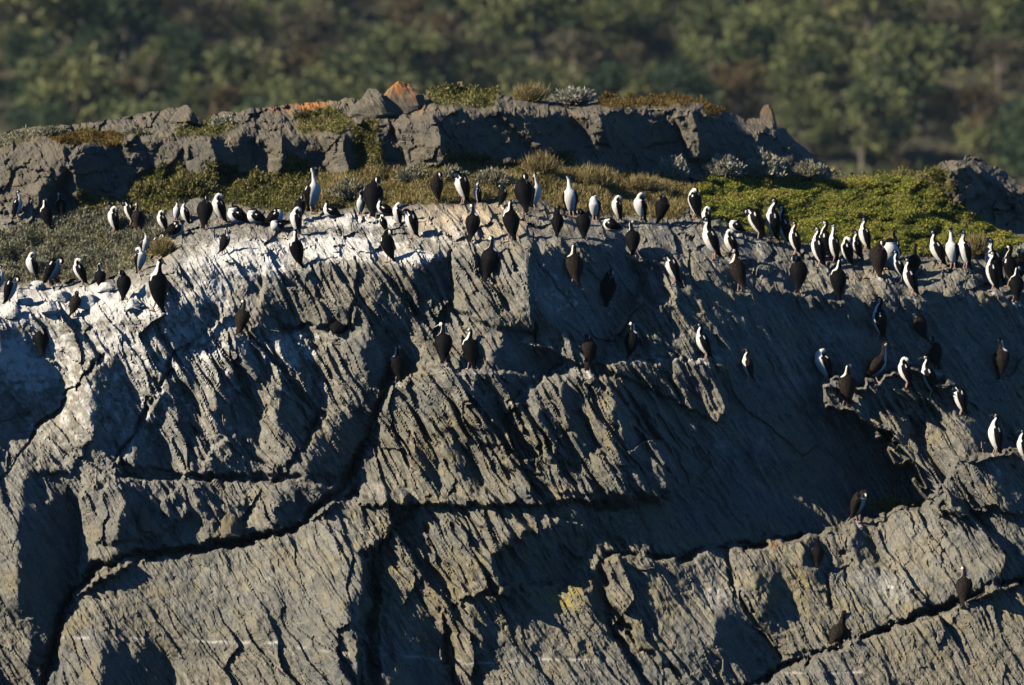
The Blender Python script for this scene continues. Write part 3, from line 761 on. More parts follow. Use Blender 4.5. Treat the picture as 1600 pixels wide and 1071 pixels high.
c = mixc(nt, math_n(nt, 'MULTIPLY', attr(nt, 'orange'), ramp(nt, n_mid, (0.30, 0.55))), c, (0.38, 0.15, 0.04))
c = mixc(nt, math_n(nt, 'MULTIPLY', attr(nt, 'straw'), ramp(nt, n_mid, (0.25, 0.5))), c, (0.40, 0.32, 0.21))
n_sp = noise_n(nt, geo.outputs['Position'], 9.0, 4, 0.75)
gfac = ramp(nt, math_n(nt, 'ADD', math_n(nt, 'MULTIPLY', attr(nt, 'guano'), 1.25), math_n(nt, 'MULTIPLY', math_n(nt, 'SUBTRACT', n_sp, 0.6), 1.5)), (0.2, 0.95))
c = mixc(nt, math_n(nt, 'MULTIPLY', attr(nt, 'wash'), math_n(nt, 'ADD', math_n(nt, 'MULTIPLY', ramp(nt, n_sp, (0.35, 0.65)), 0.55), 0.18)), c, (0.52, 0.51, 0.485))
c = mixc(nt, math_n(nt, 'MULTIPLY', gfac, 0.85), c, (0.60, 0.59, 0.565))
c = mixc(nt, math_n(nt, 'MULTIPLY', attr(nt, 'vein'), 0.65), c, (0.62, 0.59, 0.53))
soil = mixc(nt, ramp(nt, n_mid, (0.35, 0.65)), (0.06, 0.055, 0.02), (0.14, 0.115, 0.05))
soil = mixc(nt, attr(nt, 'dry'), soil, (0.24, 0.18, 0.075))
c = mixc(nt, attr(nt, 'turf'), c, soil)
nt.links.new(c, p.inputs['Base Color'])
p.inputs['Roughness'].default_value = 0.85
p.inputs['Specular IOR Level'].default_value = 0.25
mp3 = nd(nt, 'ShaderNodeMapping'); mp3.vector_type = 'TEXTURE'
mp3.inputs['Rotation'].default_value = (0, math.radians(-33), 0); mp3.inputs['Scale'].default_value = (0.055, 0.3, 0.5)
nt.links.new(geo.outputs['Position'], mp3.inputs['Vector'])
n_st2 = noise_n(nt, mp3.outputs[0], 2.2, 2, 0.6)
hsum = math_n(nt, 'ADD', math_n(nt, 'MULTIPLY', n_str, math_n(nt, 'ADD', math_n(nt, 'MULTIPLY', n_zone, 1.2), 0.2)), math_n(nt, 'ADD', math_n(nt, 'MULTIPLY', n_fine, 0.3), math_n(nt, 'MULTIPLY', n_st2, 0.28)))
bp = nd(nt, 'ShaderNodeBump'); bp.inputs['Strength'].default_value = 0.9; bp.inputs['Distance'].default_value = 0.05
nt.links.new(hsum, bp.inputs['Height']); nt.links.new(bp.outputs[0], p.inputs['Normal'])

# ------------------------------------------------------------------ build the relief
islet = empty('rock_islet', (0, 0, 0))
tag(islet, 'dark slate islet of tilted slabs streaked with white droppings', kind='structure')
idx = np.arange(NR * NC).reshape(NR, NC)
Q = np.stack([idx[:-1, :-1], idx[1:, :-1], idx[1:, 1:], idx[:-1, 1:]], -1).reshape(-1, 4)
QR = RID[:-1, :-1].reshape(-1)
Pf = P.reshape(-1, 3)
AF = {k_: v_.reshape(-1) for k_, v_ in ATT.items()}
NAMES = {20: ('rock_wall', 'shaded blue-grey rock wall below the right-hand birds'), 21: ('rock_terrace', 'bird-whitened terrace along the cliff edge'),
         22: ('grassy_shelf', 'grassy shelf behind the birds'), 23: ('rear_ridge', 'weathered ridge along the skyline')}
for r in sorted(set(QR.tolist())):
    q = Q[QR == r]
    used, inv = np.unique(q, return_inverse=True)
    nm, lb = (REG[r][0], REG[r][1]) if r < 20 else NAMES[r]
    me = mesh_np(nm, Pf[used], inv.reshape(-1, 4), [ROCK], False, {k_: ('POINT', v_[used]) for k_, v_ in AF.items()})
    o = link(bpy.data.objects.new(nm, me), islet)
    if lb: o['label'] = lb

# ------------------------------------------------------------------ water round the islet
WATER, nt, p = mat_new('sea_water')
p.inputs['Base Color'].default_value = (0.012, 0.03, 0.04, 1); p.inputs['Roughness'].default_value = 0.12
geo = nd(nt, 'ShaderNodeNewGeometry')
bp = nd(nt, 'ShaderNodeBump'); bp.inputs['Strength'].default_value = 0.6; bp.inputs['Distance'].default_value = 0.15
nt.links.new(noise_n(nt, geo.outputs['Position'], 0.9, 5, 0.6), bp.inputs['Height']); nt.links.new(bp.outputs[0], p.inputs['Normal'])
wv = [(-3000, -1500, 0), (3000, -1500, 0), (3000, 300, 0), (-3000, 300, 0)]
w = link(bpy.data.objects.new('water', mesh_np('water', wv, [(0, 1, 2, 3)], [WATER])))
tag(w, 'dark sea water around the rocky islet', kind='structure')
# ------------------------------------------------------------------ cormorants
PLUM, nt, p = mat_new('plumage')
at = attr(nt, 'white')
geo = nd(nt, 'ShaderNodeNewGeometry')
oi = nd(nt, 'ShaderNodeObjectInfo')
tc = nd(nt, 'ShaderNodeTexCoord')
mpb = nd(nt, 'ShaderNodeMapping'); mpb.inputs['Scale'].default_value = (1.0, 1.0, 0.35)
nt.links.new(tc.outputs['Object'], mpb.inputs['Vector'])
fe = noise_n(nt, mpb.outputs[0], 24, 4, 0.7)
blk = mixc(nt, ramp(nt, fe, (0.42, 0.7)), (0.002, 0.0022, 0.0035), (0.011, 0.0095, 0.009))
wht = mixc(nt, ramp(nt, fe, (0.35, 0.65)), (0.62, 0.60, 0.56), (0.78, 0.76, 0.72))
f_ = ramp(nt, math_n(nt, 'ADD', at, math_n(nt, 'MULTIPLY', math_n(nt, 'SUBTRACT', fe, 0.5), 0.5)), (0.38, 0.62))
nt.links.new(mixc(nt, f_, blk, wht), p.inputs['Base Color'])
p.inputs['Roughness'].default_value = 0.7; p.inputs['Specular IOR Level'].default_value = 0.06
BROWN, nt, p = mat_new('brown_plumage')
at = attr(nt, 'white'); tc = nd(nt, 'ShaderNodeTexCoord')
fe = noise_n(nt, tc.outputs['Object'], 26, 3, 0.6)
brn = mixc(nt, ramp(nt, fe, (0.4, 0.7)), (0.006, 0.005, 0.0045), (0.040, 0.028, 0.020))
f_ = ramp(nt, math_n(nt, 'ADD', at, math_n(nt, 'MULTIPLY', math_n(nt, 'SUBTRACT', fe, 0.5), 0.5)), (0.38, 0.62))
nt.links.new(mixc(nt, f_, brn, (0.62, 0.58, 0.52)), p.inputs['Base Color'])
p.inputs['Roughness'].default_value = 0.75; p.inputs['Specular IOR Level'].default_value = 0.08
BEAK, nt, p = mat_new('horn_beak')
tc = nd(nt, 'ShaderNodeTexCoord')
nt.links.new(mixc(nt, noise_n(nt, tc.outputs['Object'], 30, 2, 0.5), (0.03, 0.028, 0.025), (0.10, 0.085, 0.06)), p.inputs['Base Color']); p.inputs['Roughness'].default_value = 0.4
FOOT, nt, p = mat_new('pink_foot')
tc = nd(nt, 'ShaderNodeTexCoord')
nt.links.new(mixc(nt, noise_n(nt, tc.outputs['Object'], 30, 2, 0.5), (0.28, 0.16, 0.13), (0.45, 0.28, 0.22)), p.inputs['Base Color']); p.inputs['Roughness'].default_value = 0.6

# spine of each pose from tail tip to brow: x, y (back is +), z, half width, half depth
TAIL = [(0, .255, -.02, .040, .008), (0, .190, .060, .046, .016), (0, .130, .145, .070, .054)]
BODY = [(0, .085, .235, .090, .088), (0, .040, .375, .122, .120), (0, -.004, .520, .136, .126), (0, -.028, .635, .116, .106)]
POSES = {
 'up':    TAIL + BODY + [(0, -.044, .705, .066, .072), (0, -.034, .768, .046, .052), (0, -.004, .818, .039, .045), (0, .008, .872, .038, .044), (0, -.010, .920, .045, .046), (0, -.050, .938, .045, .042), (0, -.088, .932, .030, .028), (0, -.110, .926, .015, .015)],
 'tall':  TAIL + BODY + [(0, -.034, .705, .064, .070), (0, -.022, .790, .044, .048), (0, -.012, .880, .037, .042), (0, -.010, .960, .037, .043), (0, -.034, 1.012, .044, .044), (0, -.074, 1.022, .034, .030), (0, -.098, 1.026, .016, .015)],
 'lookl': TAIL + BODY + [(0, -.030, .700, .066, .072), (.006, -.016, .762, .048, .052), (.014, -.004, .815, .041, .044), (.006, -.004, .866, .042, .042), (-.030, -.018, .896, .043, .046), (-.074, -.024, .892, .030, .034), (-.100, -.026, .884, .015, .016)],
 'lookr': TAIL + BODY + [(0, -.030, .700, .066, .072), (-.006, -.016, .762, .048, .052), (-.014, -.004, .815, .041, .044), (-.006, -.004, .866, .042, .042), (.030, -.018, .896, .043, .046), (.074, -.024, .892, .030, .034), (.100, -.026, .884, .015, .016)],
 'preen': TAIL + BODY + [(.004, -.034, .675, .066, .070), (.030, -.030, .745, .050, .054), (.065, .000, .785, .044, .046), (.085, .045, .778, .046, .046), (.090, .082, .742, .042, .040), (.088, .098, .705, .028, .028), (.086, .104, .680, .015, .015)],
 'preenl': TAIL + BODY + [(-.004, -.034, .675, .066, .070), (-.030, -.030, .745, .050, .054), (-.065, .000, .785, .044, .046), (-.085, .045, .778, .046, .046), (-.090, .082, .742, .042, .040), (-.088, .098, .705, .028, .028), (-.086, .104, .680, .015, .015)],
 'hunch': TAIL + BODY[:-1] + [(.0, -.024, .600, .106, .106), (.010, -.022, .665, .080, .082), (.025, -.004, .705, .058, .060), (.036, .034, .712, .048, .048), (.040, .066, .694, .040, .038), (.040, .084, .668, .020, .022)],
 'bow':   TAIL + BODY + [(0, -.060, .665, .062, .066), (0, -.098, .728, .046, .050), (0, -.150, .742, .040, .044), (0, -.192, .706, .042, .044), (0, -.204, .660, .040, .040), (0, -.198, .624, .028, .028), (0, -.192, .604, .015, .015)],
 'sit':   [(0, .340, .075, .032, .010), (0, .270, .105, .050, .026), (0, .205, .125, .090, .070), (0, .110, .150, .135, .112), (0, .000, .180, .150, .135), (0, -.100, .225, .130, .130), (0, -.160, .285, .090, .095), (0, -.170, .355, .058, .062), (0, -.150, .420, .044, .048), (.010, -.140, .470, .042, .044), (.034, -.150, .500, .042, .042), (.062, -.168, .498, .032, .030), (.084, -.182, .490, .016, .016)],
 'rest':  [(0, .340, .075, .032, .010), (0, .270, .105, .050, .026), (0, .205, .125, .090, .070), (0, .110, .150, .135, .112), (0, .000, .190, .155, .145), (0, -.090, .240, .140, .140), (0, -.120, .310, .110, .112), (.02, -.100, .365, .070, .070), (.04, -.055, .385, .050, .050), (.05, -.015, .372, .042, .040), (.05, .010, .348, .022, .022)],
 'lean':  [(0, .330, .080, .030, .009), (0, .265, .125, .045, .018), (0, .205, .175, .075, .058), (0, .130, .235, .112, .098), (0, .040, .320, .136, .124), (0, -.050, .420, .124, .116), (0, -.105, .500, .090, .090), (0, -.135, .575, .058, .062), (0, -.150, .655, .043, .047), (0, -.152, .730, .038, .042), (0, -.168, .790, .040, .044), (0, -.202, .822, .044, .042), (0, -.240, .820, .034, .030), (0, -.266, .812, .016, .015)],
}
NSEG, NRING = 22, 44
def crom(P, n):
    P = np.array(P); m = len(P)
    E = np.vstack([2 * P[0] - P[1], P, 2 * P[-1] - P[-2]])
    t = np.linspace(0, m - 1 - 1e-6, n); i = t.astype(int); u = (t - i)[:, None]
    a, b, c_, d = E[i], E[i + 1], E[i + 2], E[i + 3]
    return 0.5 * (2 * b + (c_ - a) * u + (2 * a - 5 * b + 4 * c_ - d) * u ** 2 + (3 * b - a - 3 * c_ + d) * u ** 3), t
def bird_mesh(pose, brown=False):
    R, t = crom(POSES[pose], NRING)
    C = R[:, :3]; m = len(POSES[pose])
    fat = np.interp(t, [0, 2, 3, 5, 7, m - 4, m - 3, m - 1], [1.15, 1.25, 1.34, 1.34, 1.2, 1.2, 1.42, 1.3])
    R[:, 3] *= fat; R[:, 4] *= fat * 0.96
    T = np.gradient(C, axis=0); T /= np.linalg.norm(T, axis=1)[:, None]
    side = np.array([1.0, 0, 0]); V = []; W = []
    nb = 3 if pose not in ('sit', 'rest', 'lean') else 3
    ang = np.linspace(0, 2 * np.pi, NSEG, endpoint=False)
    for i in range(NRING):
        side = side - T[i] * side.dot(T[i]); side /= np.linalg.norm(side)
        ven = np.cross(side, T[i])                       # towards the belly
        hw = min(1.0, max(0.0, (t[i] - (m - 5.2)) / 1.8)) if abs(T[i][2]) < 0.85 else 0.0
        if hw > 0:                                       # the throat hangs down however the head turns
            vd = np.array([0, 0, -1.0]) + T[i] * T[i][2]; vd /= np.linalg.norm(vd)
            vv = ven * (1 - hw) + vd * hw + 1e-6; vv = vv - T[i] * vv.dot(T[i]); vv /= np.linalg.norm(vv)
            ven = vv; side = np.cross(T[i], ven)
        rw, rd = max(R[i, 3], .004), max(R[i, 4], .004)
        s = t[i]
        wing = np.exp(-((s - 4.2) / 1.7) ** 2)           # folded wings lie on the flanks and back
        for a in ang:
            cv, sv = math.cos(a), math.sin(a)
            back = max(0.0, -cv)
            k_ = 1 + wing * (0.16 * max(0, math.cos(a * 2 + math.pi) if abs(sv) > .5 else 0) + 0.05 * back)
            k_ -= 0.15 * wing * math.exp(-((abs(((a + math.pi) % (2 * math.pi)) - math.pi) - 1.15) / 0.13) ** 2)
            V.append(C[i] + side * rw * sv * k_ + ven * rd * cv * k_)
            va = abs(((a + math.pi) % (2 * math.pi)) - math.pi)
            if s < 1.6: lim = -1
            elif s < 2.6: lim = 0.6 * (s - 1.6)
            elif s < 6: lim = 0.86
            elif s < m - 4.2: lim = 1.2 if 'look' not in pose else 2.3
            elif s < m - 2.4: lim = 2.35 if pose[:4] in ('look', 'pree', 'hunc') else 1.8
            elif s < m - 1.4: lim = 1.8 if pose[:4] in ('look', 'pree', 'hunc') else 0.95
            else: lim = 0.5
            w_ = 0.5 + (lim - va) * 2.2
            if not brown and 5.0 < s < 5.9 and abs(va - 1.75) < .2: w_ = 0.75     # pale bar on the wing
            if brown: w_ -= 0.15
            W.append(min(1, max(0, w_)))
    V = np.array(V); F = []
    for i in range(NRING - 1):
        for j in range(NSEG):
            k2 = (j + 1) % NSEG
            F.append((i * NSEG + j, i * NSEG + k2, (i + 1) * NSEG + k2, (i + 1) * NSEG + j))
    n0 = len(V); V = np.vstack([V, C[0], C[-1] + T[-1] * .004]); W += [0, 0]
    for j in range(NSEG):
        k2 = (j + 1) % NSEG
        F.append((n0, k2, j, j)); e = (NRING - 1) * NSEG
        F.append((n0 + 1, e + j, e + k2, e + k2))
    zmax = V[:, 2].max()
    tri = [f for f in F]
    me = bpy.data.meshes.new('cormorant_body')
    me.from_pydata((V / zmax).tolist(), [], [tuple(dict.fromkeys(f)) for f in tri])
    me.materials.append(BROWN if brown else PLUM)
    me.polygons.foreach_set('use_smooth', np.ones(len(me.polygons), bool))
    at = me.attributes.new('white', 'FLOAT', 'POINT'); at.data.foreach_set('value', np.array(W, np.float32))
    me.update()
    # beak: a slim hooked cone from the brow
    b0 = C[-1] / zmax; d = T[-1]; L = 0.095 / zmax
    BV = []; up = np.array([0, 0, 1.0]); sd = np.cross(d, up); sd /= np.linalg.norm(sd) + 1e-9; up = np.cross(sd, d)
    prof = [(-.1, .020), (.25, .016), (.6, .012), (.88, .011), (1.0, .004)]
    for u, r in prof:
        cc = b0 + d * L * u - up * (0.016 * max(0, u - .75) / .25) / zmax
        for j in range(8):
            a = 2 * np.pi * j / 8; BV.append(cc + (sd * math.cos(a) * .75 + up * math.sin(a)) * r / zmax)
    BF = [(i * 8 + j, i * 8 + (j + 1) % 8, (i + 1) * 8 + (j + 1) % 8, (i + 1) * 8 + j) for i in range(4) for j in range(8)] + [tuple(range(32, 40))]
    bm = bpy.data.meshes.new('beak'); bm.from_pydata([tuple(v) for v in BV], [], BF); bm.materials.append(BEAK); bm.update()
    return me, bm, zmax
def foot_mesh():
    V = []; F = []
    for z, r, y in ((.16, .020, .05), (.05, .014, .012), (.012, .015, .0)):
        for j in range(6):
            a = 2 * np.pi * j / 6; V.append((r * math.cos(a), y + r * math.sin(a), z))
    for i in range(2):
        for j in range(6): F.append((i * 6 + j, i * 6 + (j + 1) % 6, (i + 1) * 6 + (j + 1) % 6, (i + 1) * 6 + j))
    b = len(V)
    web = [(-.012, .02), (-.05, -.07), (-.022, -.062), (-.004, -.095), (.016, -.062), (.038, -.078), (.014, .02)]
    V += [(x, y, .016 if k_ in (0, 6) else .006) for k_, (x, y) in enumerate(web)] + [(x, y, -.012) for x, y in web]
    F += [tuple(range(b, b + 7)), tuple(range(b + 13, b + 6, -1))] + [(b + i, b + 7 + i, b + 7 + (i + 1) % 7, b + (i + 1) % 7) for i in range(7)]
    me = bpy.data.meshes.new('foot'); me.from_pydata(V, [], F); me.materials.append(FOOT); me.update()
    return me
FOOT_ME = foot_mesh()
BIRD_CACHE = {}
def bird(px, py, hpx, pose, head, label, brown=False, group=None):
    """px, py: the feet in the photo; hpx: height in its pixels; head: heading, 0 faces the viewer, 90 right, -90 left, 180 away"""
    if abs(head) >= 160 and pose[:4] == 'look' and int(px) % 5 != 0: head = -142 if pose == 'lookl' else (148 if int(px) % 2 else -150)
    key = (pose, brown)
    if key not in BIRD_CACHE: BIRD_CACHE[key] = bird_mesh(pose, brown)
    me, bm, zm = BIRD_CACHE[key]
    g = ground(px, py)
    h = 1.07 * hpx * K * (CAM_D + g[1])
    o = bpy.data.objects.new('cormorant', me)
    o.location = (g[0], g[1] - 0.05, g[2] - 0.01)
    rr = np.random.RandomState(int(px * 7 + py * 13))
    o.rotation_euler = (math.radians(rr.uniform(-7, 9)), math.radians(rr.uniform(-7, 7)), math.radians(head + rr.uniform(-14, 14)))
    o.scale = (h, h, h)
    link(o)
    tag(o, label, 'bird', group or 'cormorants resting on the rock')
    link(bpy.data.objects.new('beak', bm), o)
    for s_ in (-1, 1):
        f = bpy.data.objects.new('foot', FOOT_ME)
        f.location = (0.055 * s_ / zm, 0.0, 0); f.rotation_euler = (0, 0, 0.25 * s_); f.scale = (1 / zm,) * 3
        if pose in ('sit', 'rest'): f.location[1] = -0.06
        link(f, o)
    return o
for b_ in BIRDS:
    bird(*b_[:6], brown=len(b_) > 6)
# ------------------------------------------------------------------ plants of the islet
RNG = np.random.RandomState(11)
def leaf_mat(name, cols, trans=0.3):
    m, nt, p = mat_new(name)
    t = attr(nt, 'tint')
    n = nd(nt, 'ShaderNodeValToRGB')
    el = n.color_ramp.elements
    el[0].position = 0; el[0].color = (*cols[0], 1); el[1].position = 1; el[1].color = (*cols[-1], 1)
    for i, cc in enumerate(cols[1:-1]):
        e = el.new((i + 1) / (len(cols) - 1)); e.color = (*cc, 1)
    nt.links.new(t, n.inputs[0])
    nt.links.new(n.outputs[0], p.inputs['Base Color'])
    p.inputs['Roughness'].default_value = 0.7; p.inputs['Specular IOR Level'].default_value = 0.2
    tr = nd(nt, 'ShaderNodeBsdfTranslucent'); nt.links.new(n.outputs[0], tr.inputs[0])
    mx = nd(nt, 'ShaderNodeMixShader'); mx.inputs[0].default_value = trans
    nt.links.new(p.outputs[0], mx.inputs[1]); nt.links.new(tr.outputs[0], mx.inputs[2])
    nt.links.new(mx.outputs[0], nt.nodes['Material Output'].inputs[0])
    return m
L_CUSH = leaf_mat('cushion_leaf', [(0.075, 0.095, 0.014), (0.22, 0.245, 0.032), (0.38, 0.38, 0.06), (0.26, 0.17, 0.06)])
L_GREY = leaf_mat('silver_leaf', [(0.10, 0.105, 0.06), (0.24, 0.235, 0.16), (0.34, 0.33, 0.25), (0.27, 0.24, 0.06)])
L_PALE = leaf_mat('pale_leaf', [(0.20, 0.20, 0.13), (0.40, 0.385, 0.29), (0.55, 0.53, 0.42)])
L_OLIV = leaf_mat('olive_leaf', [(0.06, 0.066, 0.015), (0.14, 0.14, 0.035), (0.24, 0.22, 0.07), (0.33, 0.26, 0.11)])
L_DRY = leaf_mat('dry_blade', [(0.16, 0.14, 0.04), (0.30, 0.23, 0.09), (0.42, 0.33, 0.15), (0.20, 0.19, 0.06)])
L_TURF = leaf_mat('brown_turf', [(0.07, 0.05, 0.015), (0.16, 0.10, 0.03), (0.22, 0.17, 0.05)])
L_YEL = leaf_mat('yellow_flower', [(0.45, 0.36, 0.03), (0.62, 0.50, 0.05)])

def leaves(base, axis, length, width, tint):
    """one kite-shaped leaf per row"""
    n = len(base)
    axis = axis / (np.linalg.norm(axis, axis=1)[:, None] + 1e-9)
    rnd = RNG.randn(n, 3); sd = np.cross(axis, rnd); sd /= np.linalg.norm(sd, axis=1)[:, None] + 1e-9
    L = length[:, None]; Wd = width[:, None] * 0.5
    V = np.stack([base, base + axis * L * .5 + sd * Wd, base + axis * L, base + axis * L * .5 - sd * Wd], 1)
    F = np.arange(n * 4).reshape(n, 4)
    return V.reshape(-1, 3), F, np.repeat(tint, 4)

def sample_growth(k_, n, region=None):
    ys, xs = np.where((growth == k_) if region is None else ((growth == k_) & region))
    i = RNG.randint(0, len(ys), n)
    return gpx[xs[i]] + RNG.uniform(-1, 1, n) * GS, gpy[ys[i]] + RNG.uniform(-1, 1, n) * GS

def cover(name, k_, n, mat, ln, wd, up, rise, label, clump):
    px, py = sample_growth(k_, n)
    g = ground(px, py)
    hh = np.clip(0.5 + 0.9 * noise(px / clump, py / (clump * .55), 300 + k_), 0, 1.2)
    g[:, 2] += RNG.rand(n) * rise * hh - 0.01
    g[:, 1] -= RNG.rand(n) * rise * hh * 0.5
    ax = RNG.randn(n, 3) * (1 - up); ax[:, 2] = np.abs(ax[:, 2]) + up; ax[:, 1] -= 0.25
    tint = np.clip(0.45 + 0.5 * noise(px / 36, py / 20, 310 + k_) + 0.3 * noise(px / 11, py / 7, 330 + k_) + 0.2 * RNG.randn(n), 0, 1)
    V, F, T = leaves(g, ax, ln * (0.6 + 0.8 * RNG.rand(n)) * (0.6 + 0.6 * hh), wd * (0.7 + 0.6 * RNG.rand(n)), tint)
    o = link(bpy.data.objects.new(name, mesh_np(name, V, F, [mat], False, {'tint': ('POINT', T)})))
    tag(o, label, kind='stuff')
    return o
cover('cushion_plants', 4, 60000, L_CUSH, .042, .03, .30, .05, 'dense green cushion plants covering the right-hand hump', 26)
cover('silver_shrub_cover', 1, 30000, L_GREY, .075, .026, .45, .16, 'low grey-green shrubs covering the slope on the left', 30)
cover('herb_cover', 2, 26000, L_OLIV, .065, .03, .40, .12, 'olive herbs and heath growing on the shelf and ridge', 24)
cover('dry_grass', 3, 24000, L_DRY, .095, .015, .65, .05, 'dry yellow grass along the shelf behind the birds', 30)
cover('brown_turf', 5, 9000, L_TURF, .06, .022, .55, .05, 'short rusty brown turf on top of the ridge', 24)
px_, py_ = sample_growth(3, 9000); g_ = ground(px_, py_)
ax_ = RNG.randn(9000, 3) * .6; ax_[:, 2] = abs(ax_[:, 2]) + .4
V_, F_, T_ = leaves(g_, ax_, np.full(9000, .06), np.full(9000, .03), np.clip(.5 + .3 * RNG.randn(9000), 0, 1))
tag(link(bpy.data.objects.new('shelf_herbs', mesh_np('shelf_herbs', V_, F_, [L_OLIV], False, {'tint': ('POINT', T_)}))), 'low olive herbs between the dry grass of the shelf', kind='stuff')

TWIG, nt, p = mat_new('twig_bark')
tc = nd(nt, 'ShaderNodeTexCoord')
nt.links.new(mixc(nt, noise_n(nt, tc.outputs['Object'], 9, 3, .6), (0.07, 0.055, 0.04), (0.17, 0.14, 0.11)), p.inputs['Base Color']); p.inputs['Roughness'].default_value = 0.85

def tube_rows(pts, rad, n=6):
    pts = np.array(pts, float); V = []; F = []
    for i, (q, r) in enumerate(zip(pts, rad)):
        d = pts[min(i + 1, len(pts) - 1)] - pts[max(i - 1, 0)]; d /= np.linalg.norm(d) + 1e-9
        s_ = np.cross(d, [0.3, 0.9, 0.1]); s_ /= np.linalg.norm(s_); u = np.cross(s_, d)
        for j in range(n):
            a = 2 * np.pi * j / n; V.append(q + r * (s_ * math.cos(a) + u * math.sin(a)))
    for i in range(len(pts) - 1):
        for j in range(n): F.append((i * n + j, i * n + (j + 1) % n, (i + 1) * n + (j + 1) % n, (i + 1) * n + j))
    return V, F
def tubes(name, lst, mat, n=6):
    V = []; F = []
    for pts, rad in lst:
        v, f = tube_rows(pts, rad, n); b = len(V); V += v; F += [tuple(x + b for x in q) for q in f]
    return mesh_np(name, np.array(V), np.array(F), [mat], True)

def shrub(px, py, wpx, hpx, mat, name, label, n=1500, ln=.09, wd=.03, up=.5, flowers=0, cat='shrub', group='shrubs of the islet'):
    g = ground(px, py); sc = K * (CAM_D + g[1]); rx = wpx * sc * .5; h = hpx * sc
    root = empty(name, tuple(g))
    tag(root, label, cat, group)
    u = RNG.randn(n, 3); u[:, 2] = abs(u[:, 2]); u /= np.linalg.norm(u, axis=1)[:, None]
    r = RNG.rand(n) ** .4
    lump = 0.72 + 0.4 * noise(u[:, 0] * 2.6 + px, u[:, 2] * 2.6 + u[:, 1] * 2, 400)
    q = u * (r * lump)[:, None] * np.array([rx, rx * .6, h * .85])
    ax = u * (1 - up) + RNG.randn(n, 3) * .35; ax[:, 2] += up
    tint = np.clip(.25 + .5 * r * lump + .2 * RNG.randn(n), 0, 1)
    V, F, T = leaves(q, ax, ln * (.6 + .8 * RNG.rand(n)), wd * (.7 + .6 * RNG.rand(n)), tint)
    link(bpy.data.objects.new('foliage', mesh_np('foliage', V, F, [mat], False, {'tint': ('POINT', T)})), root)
    st_ = []
    for i in range(7):
        e = np.array([RNG.uniform(-.7, .7) * rx, RNG.uniform(-.5, .3) * rx, h * RNG.uniform(.5, .8)])
        st_.append(([(0, 0, -.06), e * .5 + RNG.randn(3) * .02, e], (.014, .009, .004)))
    link(bpy.data.objects.new('stem', tubes('stem', st_, TWIG, 5)), root)
    if flowers:
        k_ = RNG.randint(0, n, flowers)
        V, F, T = leaves(q[k_] + u[k_] * .03, RNG.randn(flowers, 3), np.full(flowers, .05), np.full(flowers, .05), RNG.rand(flowers))
        link(bpy.data.objects.new('flower', mesh_np('flower', V, F, [L_YEL], False, {'tint': ('POINT', T)})), root)
    return root
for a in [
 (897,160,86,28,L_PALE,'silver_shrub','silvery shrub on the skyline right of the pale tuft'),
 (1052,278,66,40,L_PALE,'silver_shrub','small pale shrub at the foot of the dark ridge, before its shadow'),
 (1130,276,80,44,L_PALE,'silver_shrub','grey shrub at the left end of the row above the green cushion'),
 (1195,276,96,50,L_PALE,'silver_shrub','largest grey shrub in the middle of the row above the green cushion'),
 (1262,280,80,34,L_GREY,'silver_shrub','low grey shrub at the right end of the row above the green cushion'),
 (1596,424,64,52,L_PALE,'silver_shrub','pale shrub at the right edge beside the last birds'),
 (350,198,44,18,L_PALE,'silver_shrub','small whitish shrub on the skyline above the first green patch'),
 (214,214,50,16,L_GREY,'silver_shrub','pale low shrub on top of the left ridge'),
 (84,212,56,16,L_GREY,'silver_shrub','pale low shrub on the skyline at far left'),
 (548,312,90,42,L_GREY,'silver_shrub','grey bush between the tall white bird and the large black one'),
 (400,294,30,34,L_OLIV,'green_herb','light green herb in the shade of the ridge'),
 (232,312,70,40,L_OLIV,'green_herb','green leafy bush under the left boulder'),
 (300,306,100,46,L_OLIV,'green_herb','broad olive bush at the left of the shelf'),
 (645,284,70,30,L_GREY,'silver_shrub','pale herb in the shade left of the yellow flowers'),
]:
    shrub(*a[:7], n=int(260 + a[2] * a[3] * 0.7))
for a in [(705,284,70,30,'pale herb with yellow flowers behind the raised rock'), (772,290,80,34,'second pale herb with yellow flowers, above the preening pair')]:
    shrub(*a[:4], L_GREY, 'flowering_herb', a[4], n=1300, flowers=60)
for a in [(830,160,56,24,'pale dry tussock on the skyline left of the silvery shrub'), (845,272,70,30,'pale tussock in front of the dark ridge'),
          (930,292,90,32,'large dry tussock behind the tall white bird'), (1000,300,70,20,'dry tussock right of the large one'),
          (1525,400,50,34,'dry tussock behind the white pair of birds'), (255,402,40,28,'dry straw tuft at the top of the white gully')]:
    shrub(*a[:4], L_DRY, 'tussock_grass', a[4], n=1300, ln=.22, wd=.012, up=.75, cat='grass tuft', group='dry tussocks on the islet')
shrub(1385,800,110,30, L_OLIV, 'green_herb', 'dark green plant in the shaded corner below the wall', n=1500)

